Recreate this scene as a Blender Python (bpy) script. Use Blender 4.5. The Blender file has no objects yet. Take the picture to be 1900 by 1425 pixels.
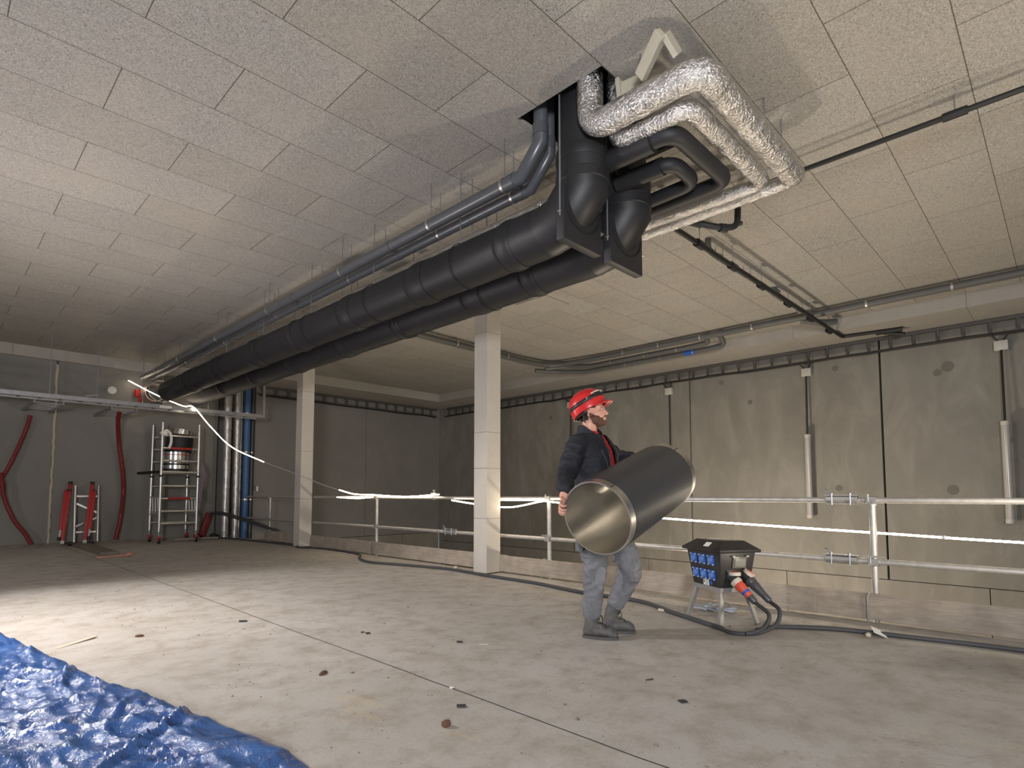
import bpy, bmesh, math, random
from math import sin, cos, pi, radians, atan2, sqrt
from mathutils import Vector as V, Matrix, Euler, noise
random.seed(7)
sc = bpy.context.scene
COL = sc.collection
# ------------------------------------------------------------------ camera
YAW, PIT = 0.7974, 0.06616
cd = bpy.data.cameras.new('camera'); cam = bpy.data.objects.new('camera', cd); COL.objects.link(cam)
cd.sensor_width = 36; cd.lens = 36*1065.8/1900; cd.shift_y = (847.5-712.5)/1900; cd.clip_start = .05; cd.clip_end = 100
cam.location = (0, 0, 1.03); cam.rotation_euler = (pi/2+PIT, 0, -YAW)
sc.camera = cam
# ------------------------------------------------------------------ world, exposure
w = bpy.data.worlds.new('world'); sc.world = w; w.use_nodes = True
bg = w.node_tree.nodes['Background']; bg.inputs[0].default_value = (.80, .88, 1, 1); bg.inputs[1].default_value = .16
sc.view_settings.view_transform = 'Standard'; sc.view_settings.look = 'None'; sc.view_settings.gamma = 1
sc.view_settings.use_curve_mapping = False; sc.view_settings.exposure = 0.0
# ------------------------------------------------------------------ work lamps of the site, plus added fill lights (all unseen)
def lamp(kind, loc, power, col=(1, .9, .78), size=.3, aim=None, spot=None, blend=.4):
    l = bpy.data.lights.new('work_or_fill_light', kind); o = bpy.data.objects.new('work_or_fill_light', l); COL.objects.link(o)
    o.location = loc; l.energy = power; l.color = col
    if kind == 'AREA': l.shape = 'DISK'; l.size = size
    else: l.shadow_soft_size = size
    if aim: o.rotation_euler = (V(aim)-V(loc)).to_track_quat('-Z', 'Y').to_euler()
    if spot: l.spot_size = radians(spot); l.spot_blend = blend
    return o
lamp('SPOT', (-.1, 5.7, 2.35), 490, (1, .93, .90), .12, (.15, 4.9, 1.0), 160, .25)
lamp('POINT', (-.5, 5.8, 1.9), 30, (1, .90, .88), .15)  # extra light added beside the flood lamp to brighten the ceiling
lamp('SPOT', (.1, 7.5, .6), 280, (1, .91, .88), .15, (2.4, 7.0, 3.99), 162, 1.0)  # added uplight, lifts the ceiling on the left
lamp('POINT', (-2.6, 11.0, 2.5), 85, (1, .92, .88), .3)  # added fill for the far left wall and ceiling
lamp('SPOT', (4.5, -.45, .5), 215, (1, .86, .68), .1, (5.0, 2.7, 3.9), 142, .9)
lamp('AREA', (-2.6, -2.4, 1.7), 440, (.96, .96, 1), 1.2, (3.5, 4.0, 1.9))  # added soft fill from behind the camera
lamp('POINT', (8.2, 4.2, -1.2), 470, (1, .86, .68), .25)  # added light hidden down in the void, brightens the right wall

# ------------------------------------------------------------------ mesh helpers
class MB:
    def __init__(s): s.v = []; s.f = []
    def add(s, vs, fs):
        b = len(s.v); s.v += [tuple(x) for x in vs]; s.f += [tuple(i+b for i in f) for f in fs]; return s
    def box(s, lo, hi, R=None, c=None):
        vs = [V((x, y, z)) for z in (lo[2], hi[2]) for y in (lo[1], hi[1]) for x in (lo[0], hi[0])]
        if R is not None: vs = [R @ v + V(c) for v in vs]
        return s.add(vs, [(0, 2, 3, 1), (4, 5, 7, 6), (0, 1, 5, 4), (2, 6, 7, 3), (0, 4, 6, 2), (1, 3, 7, 5)])
    def obox(s, c, size, rz=0, rx=0, ry=0):
        h = [x/2 for x in size]; return s.box([-x for x in h], h, Euler((rx, ry, rz)).to_matrix(), c)
    def bar(s, a, b, wd, th, up=(0, 0, 1)):                      # rectangular bar from a to b
        a, b = V(a), V(b); d = (b-a).normalized(); x = d.cross(V(up))
        if x.length < 1e-4: x = d.cross(V((1, 0, 0)))
        x.normalize(); y = x.cross(d); q = []
        for p in (a, b):
            for sx, sy in ((-1, -1), (1, -1), (1, 1), (-1, 1)): q.append(p+x*sx*wd/2+y*sy*th/2)
        return s.add(q, [(3, 2, 1, 0), (4, 5, 6, 7), (0, 1, 5, 4), (1, 2, 6, 5), (2, 3, 7, 6), (3, 0, 4, 7)])
    def sweep(s, P, r, n=16, caps=True, mitre=False, squash=None):
        P = [V(p) for p in P]; N = len(P)
        if not hasattr(r, '__len__'): r = [r]*N
        D = [(P[min(i+1, N-1)]-P[max(i-1, 0)]) for i in range(N)]
        if mitre:
            D = []
            for i in range(N):
                a = (P[i]-P[i-1]).normalized() if i else None; b = (P[i+1]-P[i]).normalized() if i < N-1 else None
                D.append((a or V((0, 0, 0)))+(b or V((0, 0, 0))))
        D = [d.normalized() for d in D]
        ref = V((0, 0, 1)) if abs(D[0].z) < .9 else V((0, 1, 0))
        x = D[0].cross(ref).normalized(); vs = []
        for i in range(N):
            if mitre and i:
                a = (P[i]-P[i-1]).normalized(); prev = vs[-n:]
                x0 = (x-a*x.dot(a)).normalized()
                y0 = a.cross(x0); ring = []
                for k in range(n):
                    t = 2*pi*k/n; q = P[i]+(x0*cos(t)+y0*sin(t))*r[i]
                    q = q+a*((P[i]-q).dot(D[i])/a.dot(D[i])); ring.append(q)
                vs += ring; x = x0
                if i < N-1:
                    b = (P[i+1]-P[i]).normalized(); rot = a.rotation_difference(b); x = rot @ x0
                continue
            if i: x = D[i-1].rotation_difference(D[i]) @ x; x = (x-D[i]*x.dot(D[i])).normalized()
            y = D[i].cross(x)
            for k in range(n):
                t = 2*pi*k/n; vs.append(P[i]+(x*cos(t)+y*sin(t))*r[i])
        fs = []
        for i in range(N-1):
            for k in range(n):
                a, b = i*n+k, i*n+(k+1) % n; fs.append((a, b, b+n, a+n))
        if caps: fs.append(tuple(range(n))[::-1]); fs.append(tuple(range((N-1)*n, N*n)))
        return s.add(vs, fs)
    def cyl(s, a, b, r, n=16, r2=None, caps=True): return s.sweep([a, b], [r, r if r2 is None else r2], n, caps)
    def tube(s, a, b, ro, ri, n=32):                             # open pipe with wall thickness
        a, b = V(a), V(b); d = (b-a).normalized()
        return s.sweep([a, b, b, a, a], [ro, ro, ri, ri, ro], n, False) if False else s._tube(a, b, d, ro, ri, n)
    def _tube(s, a, b, d, ro, ri, n):
        x = d.cross(V((0, 0, 1)) if abs(d.z) < .9 else V((0, 1, 0))).normalized(); y = d.cross(x); vs = []
        for p, r in ((a, ro), (b, ro), (b, ri), (a, ri)):
            for k in range(n):
                t = 2*pi*k/n; vs.append(p+(x*cos(t)+y*sin(t))*r)
        fs = []
        for i in range(4):
            for k in range(n):
                A, B = i*n+k, i*n+(k+1) % n; j = ((i+1) % 4)*n; fs.append((A, B, j+(k+1) % n, j+k))
        return s.add(vs, fs)
    def ell(s, c, rad, R=None, n=20, m=12):                      # ellipsoid
        c = V(c); vs = [V((0, 0, -1))]+[V((cos(2*pi*k/n)*cos(t), sin(2*pi*k/n)*cos(t), sin(t))) for t in [(-pi/2+pi*j/m) for j in range(1, m)] for k in range(n)]+[V((0, 0, 1))]
        vs = [V((v.x*rad[0], v.y*rad[1], v.z*rad[2])) for v in vs]
        if R is not None: vs = [R @ v for v in vs]
        fs = [(0, 1+(k+1) % n, 1+k) for k in range(n)]
        for j in range(m-2):
            for k in range(n):
                a, b = 1+j*n+k, 1+j*n+(k+1) % n; fs.append((a, b, b+n, a+n))
        L = 1+(m-1)*n; fs += [(L, L-n+k, L-n+(k+1) % n) for k in range(n)]
        return s.add([v+c for v in vs], fs)
    def stack(s, rings, n=24):                                   # loft of ellipses: (centre, axis x*rx, axis y*ry)
        vs = []
        for c, ax, ay in rings:
            for k in range(n):
                t = 2*pi*k/n; vs.append(V(c)+V(ax)*cos(t)+V(ay)*sin(t))
        fs = [tuple(range(n))[::-1], tuple(range((len(rings)-1)*n, len(rings)*n))]
        for i in range(len(rings)-1):
            for k in range(n):
                a, b = i*n+k, i*n+(k+1) % n; fs.append((a, b, b+n, a+n))
        return s.add(vs, fs)
def wloc(p):
    l = V((0, 0, 0))
    while p: l = l+p.location; p = p.parent
    return l
def mesh(name, mb, mat, parent=None, label=None, smooth=True, ang=38, bevel=0):
    L = wloc(parent); me = bpy.data.meshes.new(name)
    me.from_pydata([tuple(V(v)-L) for v in mb.v], [], mb.f)
    bm = bmesh.new(); bm.from_mesh(me); bmesh.ops.recalc_face_normals(bm, faces=bm.faces)
    if bevel: bmesh.ops.bevel(bm, geom=bm.edges[:], offset=bevel, segments=2, affect='EDGES', profile=.6)
    bm.to_mesh(me); bm.free()
    if mat: me.materials.append(mat)
    if smooth:
        me.polygons.foreach_set('use_smooth', [True]*len(me.polygons)); me.set_sharp_from_angle(angle=radians(ang))
    o = bpy.data.objects.new(name, me); COL.objects.link(o)
    if parent: o.parent = parent
    if label: o['label'] = label
    return o
def tag(o, label, cat, group=None):
    o['label'] = label; o['category'] = cat
    if group: o['group'] = group
    return o
def thing(name, loc, label, cat, group=None):
    o = bpy.data.objects.new(name, None); COL.objects.link(o); o.location = loc; o.empty_display_size = .1
    return tag(o, label, cat, group)
def struct(name, mb, mat, **k):
    o = mesh(name, mb, mat, **k); o['kind'] = 'structure'; return o
def arcpath(P, rad=.1, n=6):                                    # round the corners of a polyline
    P = [V(p) for p in P]; out = [P[0]]
    for i in range(1, len(P)-1):
        a = (P[i-1]-P[i]); b = (P[i+1]-P[i]); r = min(rad, a.length*.45, b.length*.45)
        A = P[i]+a.normalized()*r; B = P[i]+b.normalized()*r
        for k in range(n+1):
            t = k/n; out.append(A*(1-t)**2+P[i]*2*t*(1-t)+B*t*t)
    out.append(P[-1]); return out
def crom(P, n=8):                                               # Catmull-Rom through the points
    P = [V(p) for p in P]; Q = [P[0]*2-P[1]]+P+[P[-1]*2-P[-2]]; out = []
    for i in range(1, len(Q)-2):
        for k in range(n):
            t = k/n; a, b, c, d = Q[i-1], Q[i], Q[i+1], Q[i+2]
            out.append(.5*((2*b)+(c-a)*t+(2*a-5*b+4*c-d)*t*t+(3*b-a-3*c+d)*t**3))
    out.append(P[-1]); return out

# ------------------------------------------------------------------ materials
class NT:
    def __init__(s, name):
        s.m = bpy.data.materials.new(name); s.m.use_nodes = True; s.t = s.m.node_tree; s.n = s.t.nodes; s.b = s.n['Principled BSDF']
        s.co = s.n.new('ShaderNodeTexCoord').outputs['Object']
    def set(s, k, v):
        i = s.b.inputs[k]
        if hasattr(v, 'is_output') or hasattr(v, 'links'): s.t.links.new(v, i)
        else: i.default_value = (*v, 1) if (hasattr(v, '__len__') and len(v) == 3 and i.type == 'RGBA') else v
        return s
    def noise(s, scale, detail=4, rough=.6, dist=0, vec=None, out='Fac'):
        n = s.n.new('ShaderNodeTexNoise'); n.inputs['Scale'].default_value = scale; n.inputs['Detail'].default_value = detail
        n.inputs['Roughness'].default_value = rough; n.inputs['Distortion'].default_value = dist
        s.t.links.new(vec or s.co, n.inputs['Vector']); return n.outputs[out]
    def voro(s, scale, vec=None, feat='F1', out='Distance'):
        n = s.n.new('ShaderNodeTexVoronoi'); n.feature = feat; n.inputs['Scale'].default_value = scale
        s.t.links.new(vec or s.co, n.inputs['Vector']); return n.outputs[out]
    def mapv(s, scale=(1, 1, 1), loc=(0, 0, 0), rot=(0, 0, 0)):
        n = s.n.new('ShaderNodeMapping'); n.inputs['Scale'].default_value = scale; n.inputs['Location'].default_value = loc; n.inputs['Rotation'].default_value = rot
        s.t.links.new(s.co, n.inputs['Vector']); return n.outputs[0]
    def ramp(s, f, stops):
        n = s.n.new('ShaderNodeValToRGB'); e = n.color_ramp.elements
        while len(e) < len(stops): e.new(.5)
        for i, (p, c) in enumerate(stops):
            e[i].position = p; e[i].color = (*c, 1) if hasattr(c, '__len__') else (c, c, c, 1)
        s.t.links.new(f, n.inputs[0]); return n.outputs[0]
    def mix(s, f, a, b, mode='MIX'):
        n = s.n.new('ShaderNodeMix'); n.data_type = 'RGBA'; n.blend_type = mode
        for k, v in ((0, f), (6, a), (7, b)):
            if hasattr(v, 'links'): s.t.links.new(v, n.inputs[k])
            elif hasattr(v, '__len__'): n.inputs[k].default_value = (*v, 1)
            else: n.inputs[k].default_value = v if k == 0 else (v, v, v, 1)
        return n.outputs[2]
    def math(s, op, a, b=0, c=0):
        n = s.n.new('ShaderNodeMath'); n.operation = op
        for k, v in enumerate((a, b, c)):
            if hasattr(v, 'links'): s.t.links.new(v, n.inputs[k])
            else: n.inputs[k].default_value = v
        return n.outputs[0]
    def xyz(s):
        n = s.n.new('ShaderNodeSeparateXYZ'); s.t.links.new(s.co, n.inputs[0]); return n.outputs
    def bump(s, h, strength=.3, dist=.01, prev=None):
        n = s.n.new('ShaderNodeBump'); n.inputs['Strength'].default_value = strength; n.inputs['Distance'].default_value = dist
        s.t.links.new(h, n.inputs['Height'])
        if prev: s.t.links.new(prev, n.inputs['Normal'])
        s.t.links.new(n.outputs[0], s.b.inputs['Normal']); return n.outputs[0]
def simple(name, col, rough=.5, metal=0, var=.12, scale=14, bump=0, bscale=60, **kw):
    t = NT(name); f = t.noise(scale, 5)
    t.set('Base Color', t.mix(f, tuple(c*(1-var) for c in col), tuple(min(1, c*(1+var)) for c in col)))
    t.set('Roughness', rough); t.set('Metallic', metal)
    for k, v in kw.items(): t.set(k.replace('_', ' '), v)
    if bump: t.bump(t.noise(bscale, 4), bump, .004)
    return t.m
def ceiling_mat():
    t = NT('wood_wool_board'); mp = t.mapv(loc=(.371, -3.996, 0))
    b = t.n.new('ShaderNodeTexBrick'); b.inputs['Scale'].default_value = 1; b.inputs['Brick Width'].default_value = 1.2; b.inputs['Row Height'].default_value = .6
    b.inputs['Mortar Size'].default_value = .0035; b.inputs['Mortar Smooth'].default_value = .3; b.offset = .5
    b.inputs['Color1'].default_value = (1, 1, 1, 1); b.inputs['Color2'].default_value = (.93, .92, .90, 1); b.inputs['Mortar'].default_value = (.32, .30, .27, 1)
    t.t.links.new(mp, b.inputs['Vector'])
    a = t.noise(95, 3, .7, 2.2); c = t.noise(38, 3, .6, 3.0); d = t.noise(1.3, 3)
    fib = t.ramp(a, [(.36, (.14, .13, .115)), (.48, (.42, .40, .365)), (.60, (.60, .58, .54))])
    col = t.mix(t.ramp(c, [(.36, .55), (.55, 1.0)]), (0, 0, 0), fib, 'MIX')
    col = t.mix(.7, fib, col); col = t.mix(t.ramp(d, [(.35, 0), (.7, .35)]), col, (.47, .42, .35))
    col = t.mix(1.0, col, b.outputs['Color'], 'MULTIPLY')
    t.set('Base Color', col); t.set('Roughness', .95); t.set('Specular IOR Level', .1)
    nb = t.bump(a, .55, .006); t.bump(b.outputs['Fac'], .6, -.01, nb); return t.m
def concrete(name, col, dark, streak=True, seam=None, plugs=False):
    t = NT(name); big = t.noise(.55, 5, .65, .4); mid = t.noise(3.2, 6, .65); fine = t.noise(60, 3)
    c = t.mix(t.ramp(big, [(.33, 0), (.68, 1)]), dark, col)
    c = t.mix(t.ramp(mid, [(.35, .3), (.62, 0)]), c, tuple(x*.72 for x in col))
    if streak:
        s = t.noise(1.6, 6, .65, .8, t.mapv(scale=(1.4, 1.4, .5))); c = t.mix(t.ramp(s, [(.46, 0), (.70, .45)]), c, tuple(min(1, x*1.35) for x in col))
        s2 = t.noise(2.0, 6, .7, 0, t.mapv(scale=(5, 5, .16))); c = t.mix(t.ramp(s2, [(.66, 0), (.76, .28)]), c, tuple(x*.5 for x in col))
    c = t.mix(t.ramp(fine, [(.3, .22), (.5, 0)]), c, tuple(x*.6 for x in col))
    t.set('Base Color', c); t.set('Roughness', t.ramp(mid, [(.3, .62), (.7, .85)])); t.bump(t.noise(22, 8, .7), .18, .01); return t.m
def floor_mat():
    t = NT('dusty_concrete_floor'); x, y, z = t.xyz()
    big = t.noise(.7, 5, .6); mid = t.noise(4.5, 7, .7); fine = t.noise(55, 5, .7); sand = t.noise(1.1, 6, .7, .6, t.mapv(scale=(1.6, .8, 1), rot=(0, 0, .5)))
    c = t.mix(t.ramp(big, [(.3, 0), (.7, 1)]), (.40, .375, .34), (.50, .475, .44))
    c = t.mix(t.ramp(mid, [(.32, .7), (.55, 0)]), c, (.29, .25, .20))
    drt = t.noise(2.6, 7, .75, .9, t.mapv(loc=(3, 9, 0))); c = t.mix(t.ramp(drt, [(.57, 0), (.72, .6)]), c, (.27, .22, .165))
    c = t.mix(t.ramp(sand, [(.60, 0), (.72, .55)]), c, (.55, .46, .30))
    c = t.mix(t.ramp(fine, [(.28, .6), (.42, 0)]), c, (.20, .17, .14))
    sp = t.noise(21, 4, .75, .5); c = t.mix(t.ramp(sp, [(.655, 0), (.76, .6)]), c, (.17, .13, .095))
    sp2 = t.noise(9, 5, .8, .8, t.mapv(scale=(1, 1, 1), loc=(7, 3, 0))); c = t.mix(t.ramp(sp2, [(.67, 0), (.85, .4)]), c, (.26, .21, .155))
    lx = t.math('ADD', x, t.math('MULTIPLY', t.math('SUBTRACT', t.noise(1.1, 3), .5), .03))
    seam = t.math('LESS_THAN', t.math('ABSOLUTE', t.math('SUBTRACT', lx, 2.02)), .0045)
    c = t.mix(seam, c, (.045, .042, .04))
    t.set('Base Color', c); t.set('Roughness', .85); t.set('Specular IOR Level', .25)
    t.bump(t.noise(30, 8, .75), .35, .008); return t.m
def foil_mat():
    t = NT('crinkled_foil'); a = t.noise(26, 2, .5, 1.6); b = t.voro(56, t.mapv(scale=(1, 1, 1))); c = t.noise(70, 1, .5, 2.5)
    t.set('Base Color', t.mix(t.noise(5), (.70, .695, .685), (.84, .83, .815))); t.set('Metallic', 1.0); t.set('Roughness', t.ramp(t.noise(8, 4), [(.35, .15), (.65, .24)]))
    nb = t.bump(a, .72, .022); nb = t.bump(b, .38, .012, nb); t.bump(t.math('ABSOLUTE', t.math('SUBTRACT', c, .5)), .6, .010, nb); return t.m
def wood(name, a, b):
    t = NT(name); g = t.noise(3, 6, .7, .8, t.mapv(scale=(14, 1.2, 14))); s = t.noise(5, 5)
    c = t.mix(t.ramp(g, [(.3, 0), (.7, 1)]), a, b); c = t.mix(t.ramp(s, [(.35, .4), (.6, 0)]), c, tuple(x*.55 for x in a))
    t.set('Base Color', c); t.set('Roughness', .85); t.bump(g, .25, .006); return t.m
def emis(name, col, s):
    t = NT(name); t.set('Base Color', (.8, .8, .75)); t.set('Emission Color', col); t.set('Emission Strength', s); return t.m
M = dict(
 ceil=ceiling_mat(), floor=floor_mat(),
 wall=concrete('precast_wall', (.255, .240, .205), (.185, .172, .145)),
 wallL=concrete('smooth_wall', (.235, .225, .205), (.19, .182, .165), streak=False),
 block=concrete('blockwork', (.27, .25, .215), (.21, .195, .165)),
 dark=simple('dark_void', (.012, .011, .010), .9), trim=concrete('boxing_board', (.40, .375, .335), (.36, .335, .30), streak=False),
 pillar=concrete('pillar_board', (.56, .52, .46), (.51, .475, .42), streak=False),
 rubber=simple('black_rubber_insulation', (.014, .0145, .017), .5, var=.35, scale=5, bump=.22, bscale=9, Specular_IOR_Level=.32),
 rubber3=simple('shaded_rubber', (.012, .012, .014), .5, var=.35, scale=5, bump=.2, bscale=9),
 rubber2=simple('dusty_rubber', (.014, .014, .016), .58, var=.3, scale=6, bump=.12, bscale=14),
 groove=simple('dark_joint', (.006, .006, .006), .8), pvc=simple('grey_pvc', (.085, .09, .10), .3, var=.1, bump=.02),
 pvc2=simple('dull_grey_pvc', (.10, .10, .095), .5), foil=foil_mat(), foil2=simple('dull_foil', (.50, .49, .47), .32, .65, var=.3, scale=18, bump=.9, bscale=22), zinc=simple('galvanised_steel', (.33, .325, .31), .52, .55, var=.3, scale=25),
 clamp=simple('clamp_steel', (.55, .53, .50), .35, .9), tube=simple('scaffold_tube_steel', (.47, .455, .43), .48, .55, var=.35, scale=18, bump=.1),
 rod=simple('threaded_rod_steel', (.30, .31, .34), .4, .7), ladder=simple('dull_cable_ladder', (.085, .08, .072), .6, .2),
 tray=simple('bright_tray_steel', (.36, .36, .37), .42, .7, var=.25), cable=simple('black_cable_sheath', (.012, .012, .012), .5),
 gcable=simple('dusty_grey_cable', (.055, .055, .06), .6), plastic=simple('pale_grey_plastic', (.50, .48, .43), .5),
 lampgl=simple('clear_lamp_tube', (.42, .40, .36), .18, var=.05), wood=wood('weathered_board', (.27, .225, .18), (.42, .365, .30)),
 wood2=wood('dirty_timber', (.16, .13, .10), (.26, .215, .17)), red=simple('red_paint', (.42, .022, .02), .45),
 hose=simple('red_corrugated_hose', (.19, .018, .020), .5), alu=simple('aluminium', (.62, .61, .58), .33, .85, var=.15),
 steel=simple('polished_steel', (.70, .69, .66), .22, 1.0, var=.06), blue=simple('blue_pipe_plastic', (.05, .13, .30), .45),
 white=simple('white_paper', (.72, .71, .68), .7), black=simple('black_plastic', (.013, .013, .014), .42, var=.3, bump=.05),
 boxblk=simple('dusty_black_housing', (.022, .021, .021), .42, var=.6, scale=7, bump=.06), sblue=simple('blue_socket', (.02, .10, .42), .4),
 sblue2=simple('light_blue_flap', (.10, .20, .48), .4), orange=simple('red_orange_plug', (.62, .085, .05), .4), cream=simple('cream_collar', (.55, .50, .42), .5),
 gplug=simple('dark_grey_gland', (.06, .062, .066), .4), cut=simple('cut_board', (.50, .46, .36), .8, bump=.3, bscale=120),
 terra=simple('dusty_tan_lagging', (.28, .22, .18), .85, var=.2), rope=emis('rope_light_glow', (1, .84, .62), 24), rope2=emis('rope_light_hot', (1, .86, .66), 38),
 brown=simple('brown_clod', (.10, .055, .03), .9, var=.5, scale=40, bump=.6), slate=simple('black_shard', (.03, .032, .036), .6), chip=simple('pale_chip', (.52, .46, .36), .8),
)

# ================================================================== THE ROOM
ZC, EDGE, WX, WY = 3.99, 5.44, 11.6, 14.6
m = MB(); m.box((-7, -5, -.28), (EDGE, 14.8, 0)); struct('floor', m, M['floor'], smooth=False)
m = MB(); m.box((EDGE, -5, -3.2), (WX+.2, 14.8, -3.0)); o = struct('floor', m, M['block'], smooth=False)
# ceiling with the open shaft hole
hx0, hx1, hy0, hy1 = 3.14, 4.34, 2.20, 3.01
m = MB()
for a, b, c, d in ((-7, hx0, -5, 14.8), (hx1, WX+.2, -5, 14.8), (hx0, hx1, -5, hy0), (hx0, hx1, hy1, 14.8)): m.box((a, c, ZC), (b, d, ZC+.035))
struct('ceiling', m, M['ceil'], smooth=False)
m = MB(); s_ = .2
for lo, hi in (((hx0-.12-s_, hy0-.2-s_, ZC+.036), (hx0-.12, hy1+.2+s_, 6)), ((hx1+.3, hy0-.2-s_, ZC+.036), (hx1+.3+s_, hy1+.2+s_, 6)), ((hx0-.12, hy0-.2-s_, ZC+.036), (hx1+.3, hy0-.2, 6)), ((hx0-.12, hy1+.2, ZC+.036), (hx1+.3, hy1+.2+s_, 6)), ((hx0-.12-s_, hy0-.2-s_, 6), (hx1+.3+s_, hy1+.2+s_, 6.1))):
    m.box(lo, hi)
struct('trim_1', m, M['dark'], smooth=False)
# right wall: precast panels with open black joints, blockwork below
m = MB(); ys = [-5, 2.33, 5.90, 9.13, 14.6]
for a, b in zip(ys[:-1], ys[1:]): m.box((WX, a+.016, -.41), (WX+.18, b-.016, 4.0))
o = struct('wall_right', m, M['wall'], smooth=False)
m = MB(); m.box((WX+.10, -5, -.4), (WX+.2, 14.6, 4.0)); struct('wall_right_joint', m, M['groove'], smooth=False)
m = MB(); y = -5
while y < 14.6:
    m.box((WX+.02, y+.006, -3), (WX+.2, min(y+1.5, 14.6)-.006, -.425)); y += 1.5
struct('wall_right_base', m, M['block'], smooth=False)
m = MB()
for y, z, r in ((1.38, 3.12, .085), (1.52, 3.04, .06), (3.03, 3.35, .055), (1.39, 1.11, .08), (3.04, 1.15, .06), (9.88, 3.08, .06), (5.19, 3.38, .05), (4.6, 2.9, .05), (8.2, 3.2, .05), (7.4, 1.7, .06)):
    m.cyl((WX-.003, y, z), (WX+.01, y, z), r, 20)
struct('wall_right_plugs', m, simple('plug_mortar', (.15, .14, .12), .85), smooth=False)
# back wall behind the void, left wall with niche
m = MB(); m.box((5.72, WY, -.15), (8.9, WY+.2, 4.0)); m.box((8.91, WY, -.15), (WX+.2, WY+.2, 4.0)); struct('wall_back', m, M['wallL'], smooth=False)
m = MB(); x = 5.72
while x < WX:
    m.box((x+.006, WY+.02, -3), (min(x+1.5, WX)-.006, WY+.2, -.165)); x += 1.5
m.box((5.44, WY, -3), (5.72, 14.9, -.15)); struct('wall_back_base', m, M['block'], smooth=False)
m = MB(); m.box((-7, 14.8, -.3), (1.795, 15.0, 4.0)); m.box((1.835, 14.8, -.3), (4.93, 15.0, 4.0)); m.box((1.7, 14.86, 0), (1.9, 15, 4)); m.box((4.93, 15.05, -.3), (5.74, 15.2, 4.0)); m.box((4.93, 14.86, -.3), (4.95, 15.2, 4)); m.box((5.70, 14.6, -3), (5.74, 15.2, 4))
struct('wall_left', m, M['wallL'], smooth=False)
m = MB(); P = [(1.815, 14.80, z/10) for z in range(0, 38)]; m.sweep([(x+random.uniform(-.008, .008), y, z) for x, y, z in P], [random.uniform(.017, .028) for _ in P], 8)
struct('trim_2', m, simple('joint_foam', (.50, .44, .34), .9, bump=.5))
# perimeter boxing under the ceiling
def boxing(name, lo, hi, axis, start):
    m = MB(); a = start
    while a < hi[axis]:
        b = min(a+2.4, hi[axis]); l = list(lo); h = list(hi); l[axis] = max(a, lo[axis])+.002; h[axis] = b-.002
        if h[axis] > l[axis]: m.box(l, h)
        a = b
    return struct(name, m, M['trim'], smooth=False)
boxing('trim_3', (10.54, -5, 3.77), (WX, 13.3, ZC), 1, -1.4)
boxing('trim_4', (5.55, 13.3, 3.77), (WX, WY, ZC), 0, 5.55)
boxing('trim_5', (-7, 14.72, 3.77), (5.55, 14.8, ZC), 0, -6.1)
m = MB(); m.box((-7, 14.74, 0), (2.35, 14.8, .055)); m.box((2.36, 14.72, 0), (4.9, 14.79, .05)); struct('baseboard_left', m, M['wood2'], smooth=False)

# pillars clad in boards
for (x0, y0, s, l, seams) in ((5.15, 5.49, .25, 'nearer pale boxed pillar rising between the worker and the dark corner', (.72, 1.38, 1.86, 3.2)), (5.21, 10.93, .25, 'farther pale boxed pillar standing to the left of the other pillar', (.95, 1.9, 3.1))):
    t = thing('pillar', (x0+s/2, y0+s/2, 0), l, 'pillar', 'boxed pillars on the slab edge')
    m = MB(); zs = [0.012]+list(seams)+[ZC]
    for a, b in zip(zs[:-1], zs[1:]): m.box((x0, y0, a+.0015), (x0+s, y0+s, b-.0015))
    mesh('cladding', m, M['pillar'], t, smooth=False, bevel=.003)
    m = MB(); m.box((x0+.01, y0+.01, 0), (x0+s-.01, y0+s-.01, ZC)); mesh('core', m, M['dark'], t, smooth=False)

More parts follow.
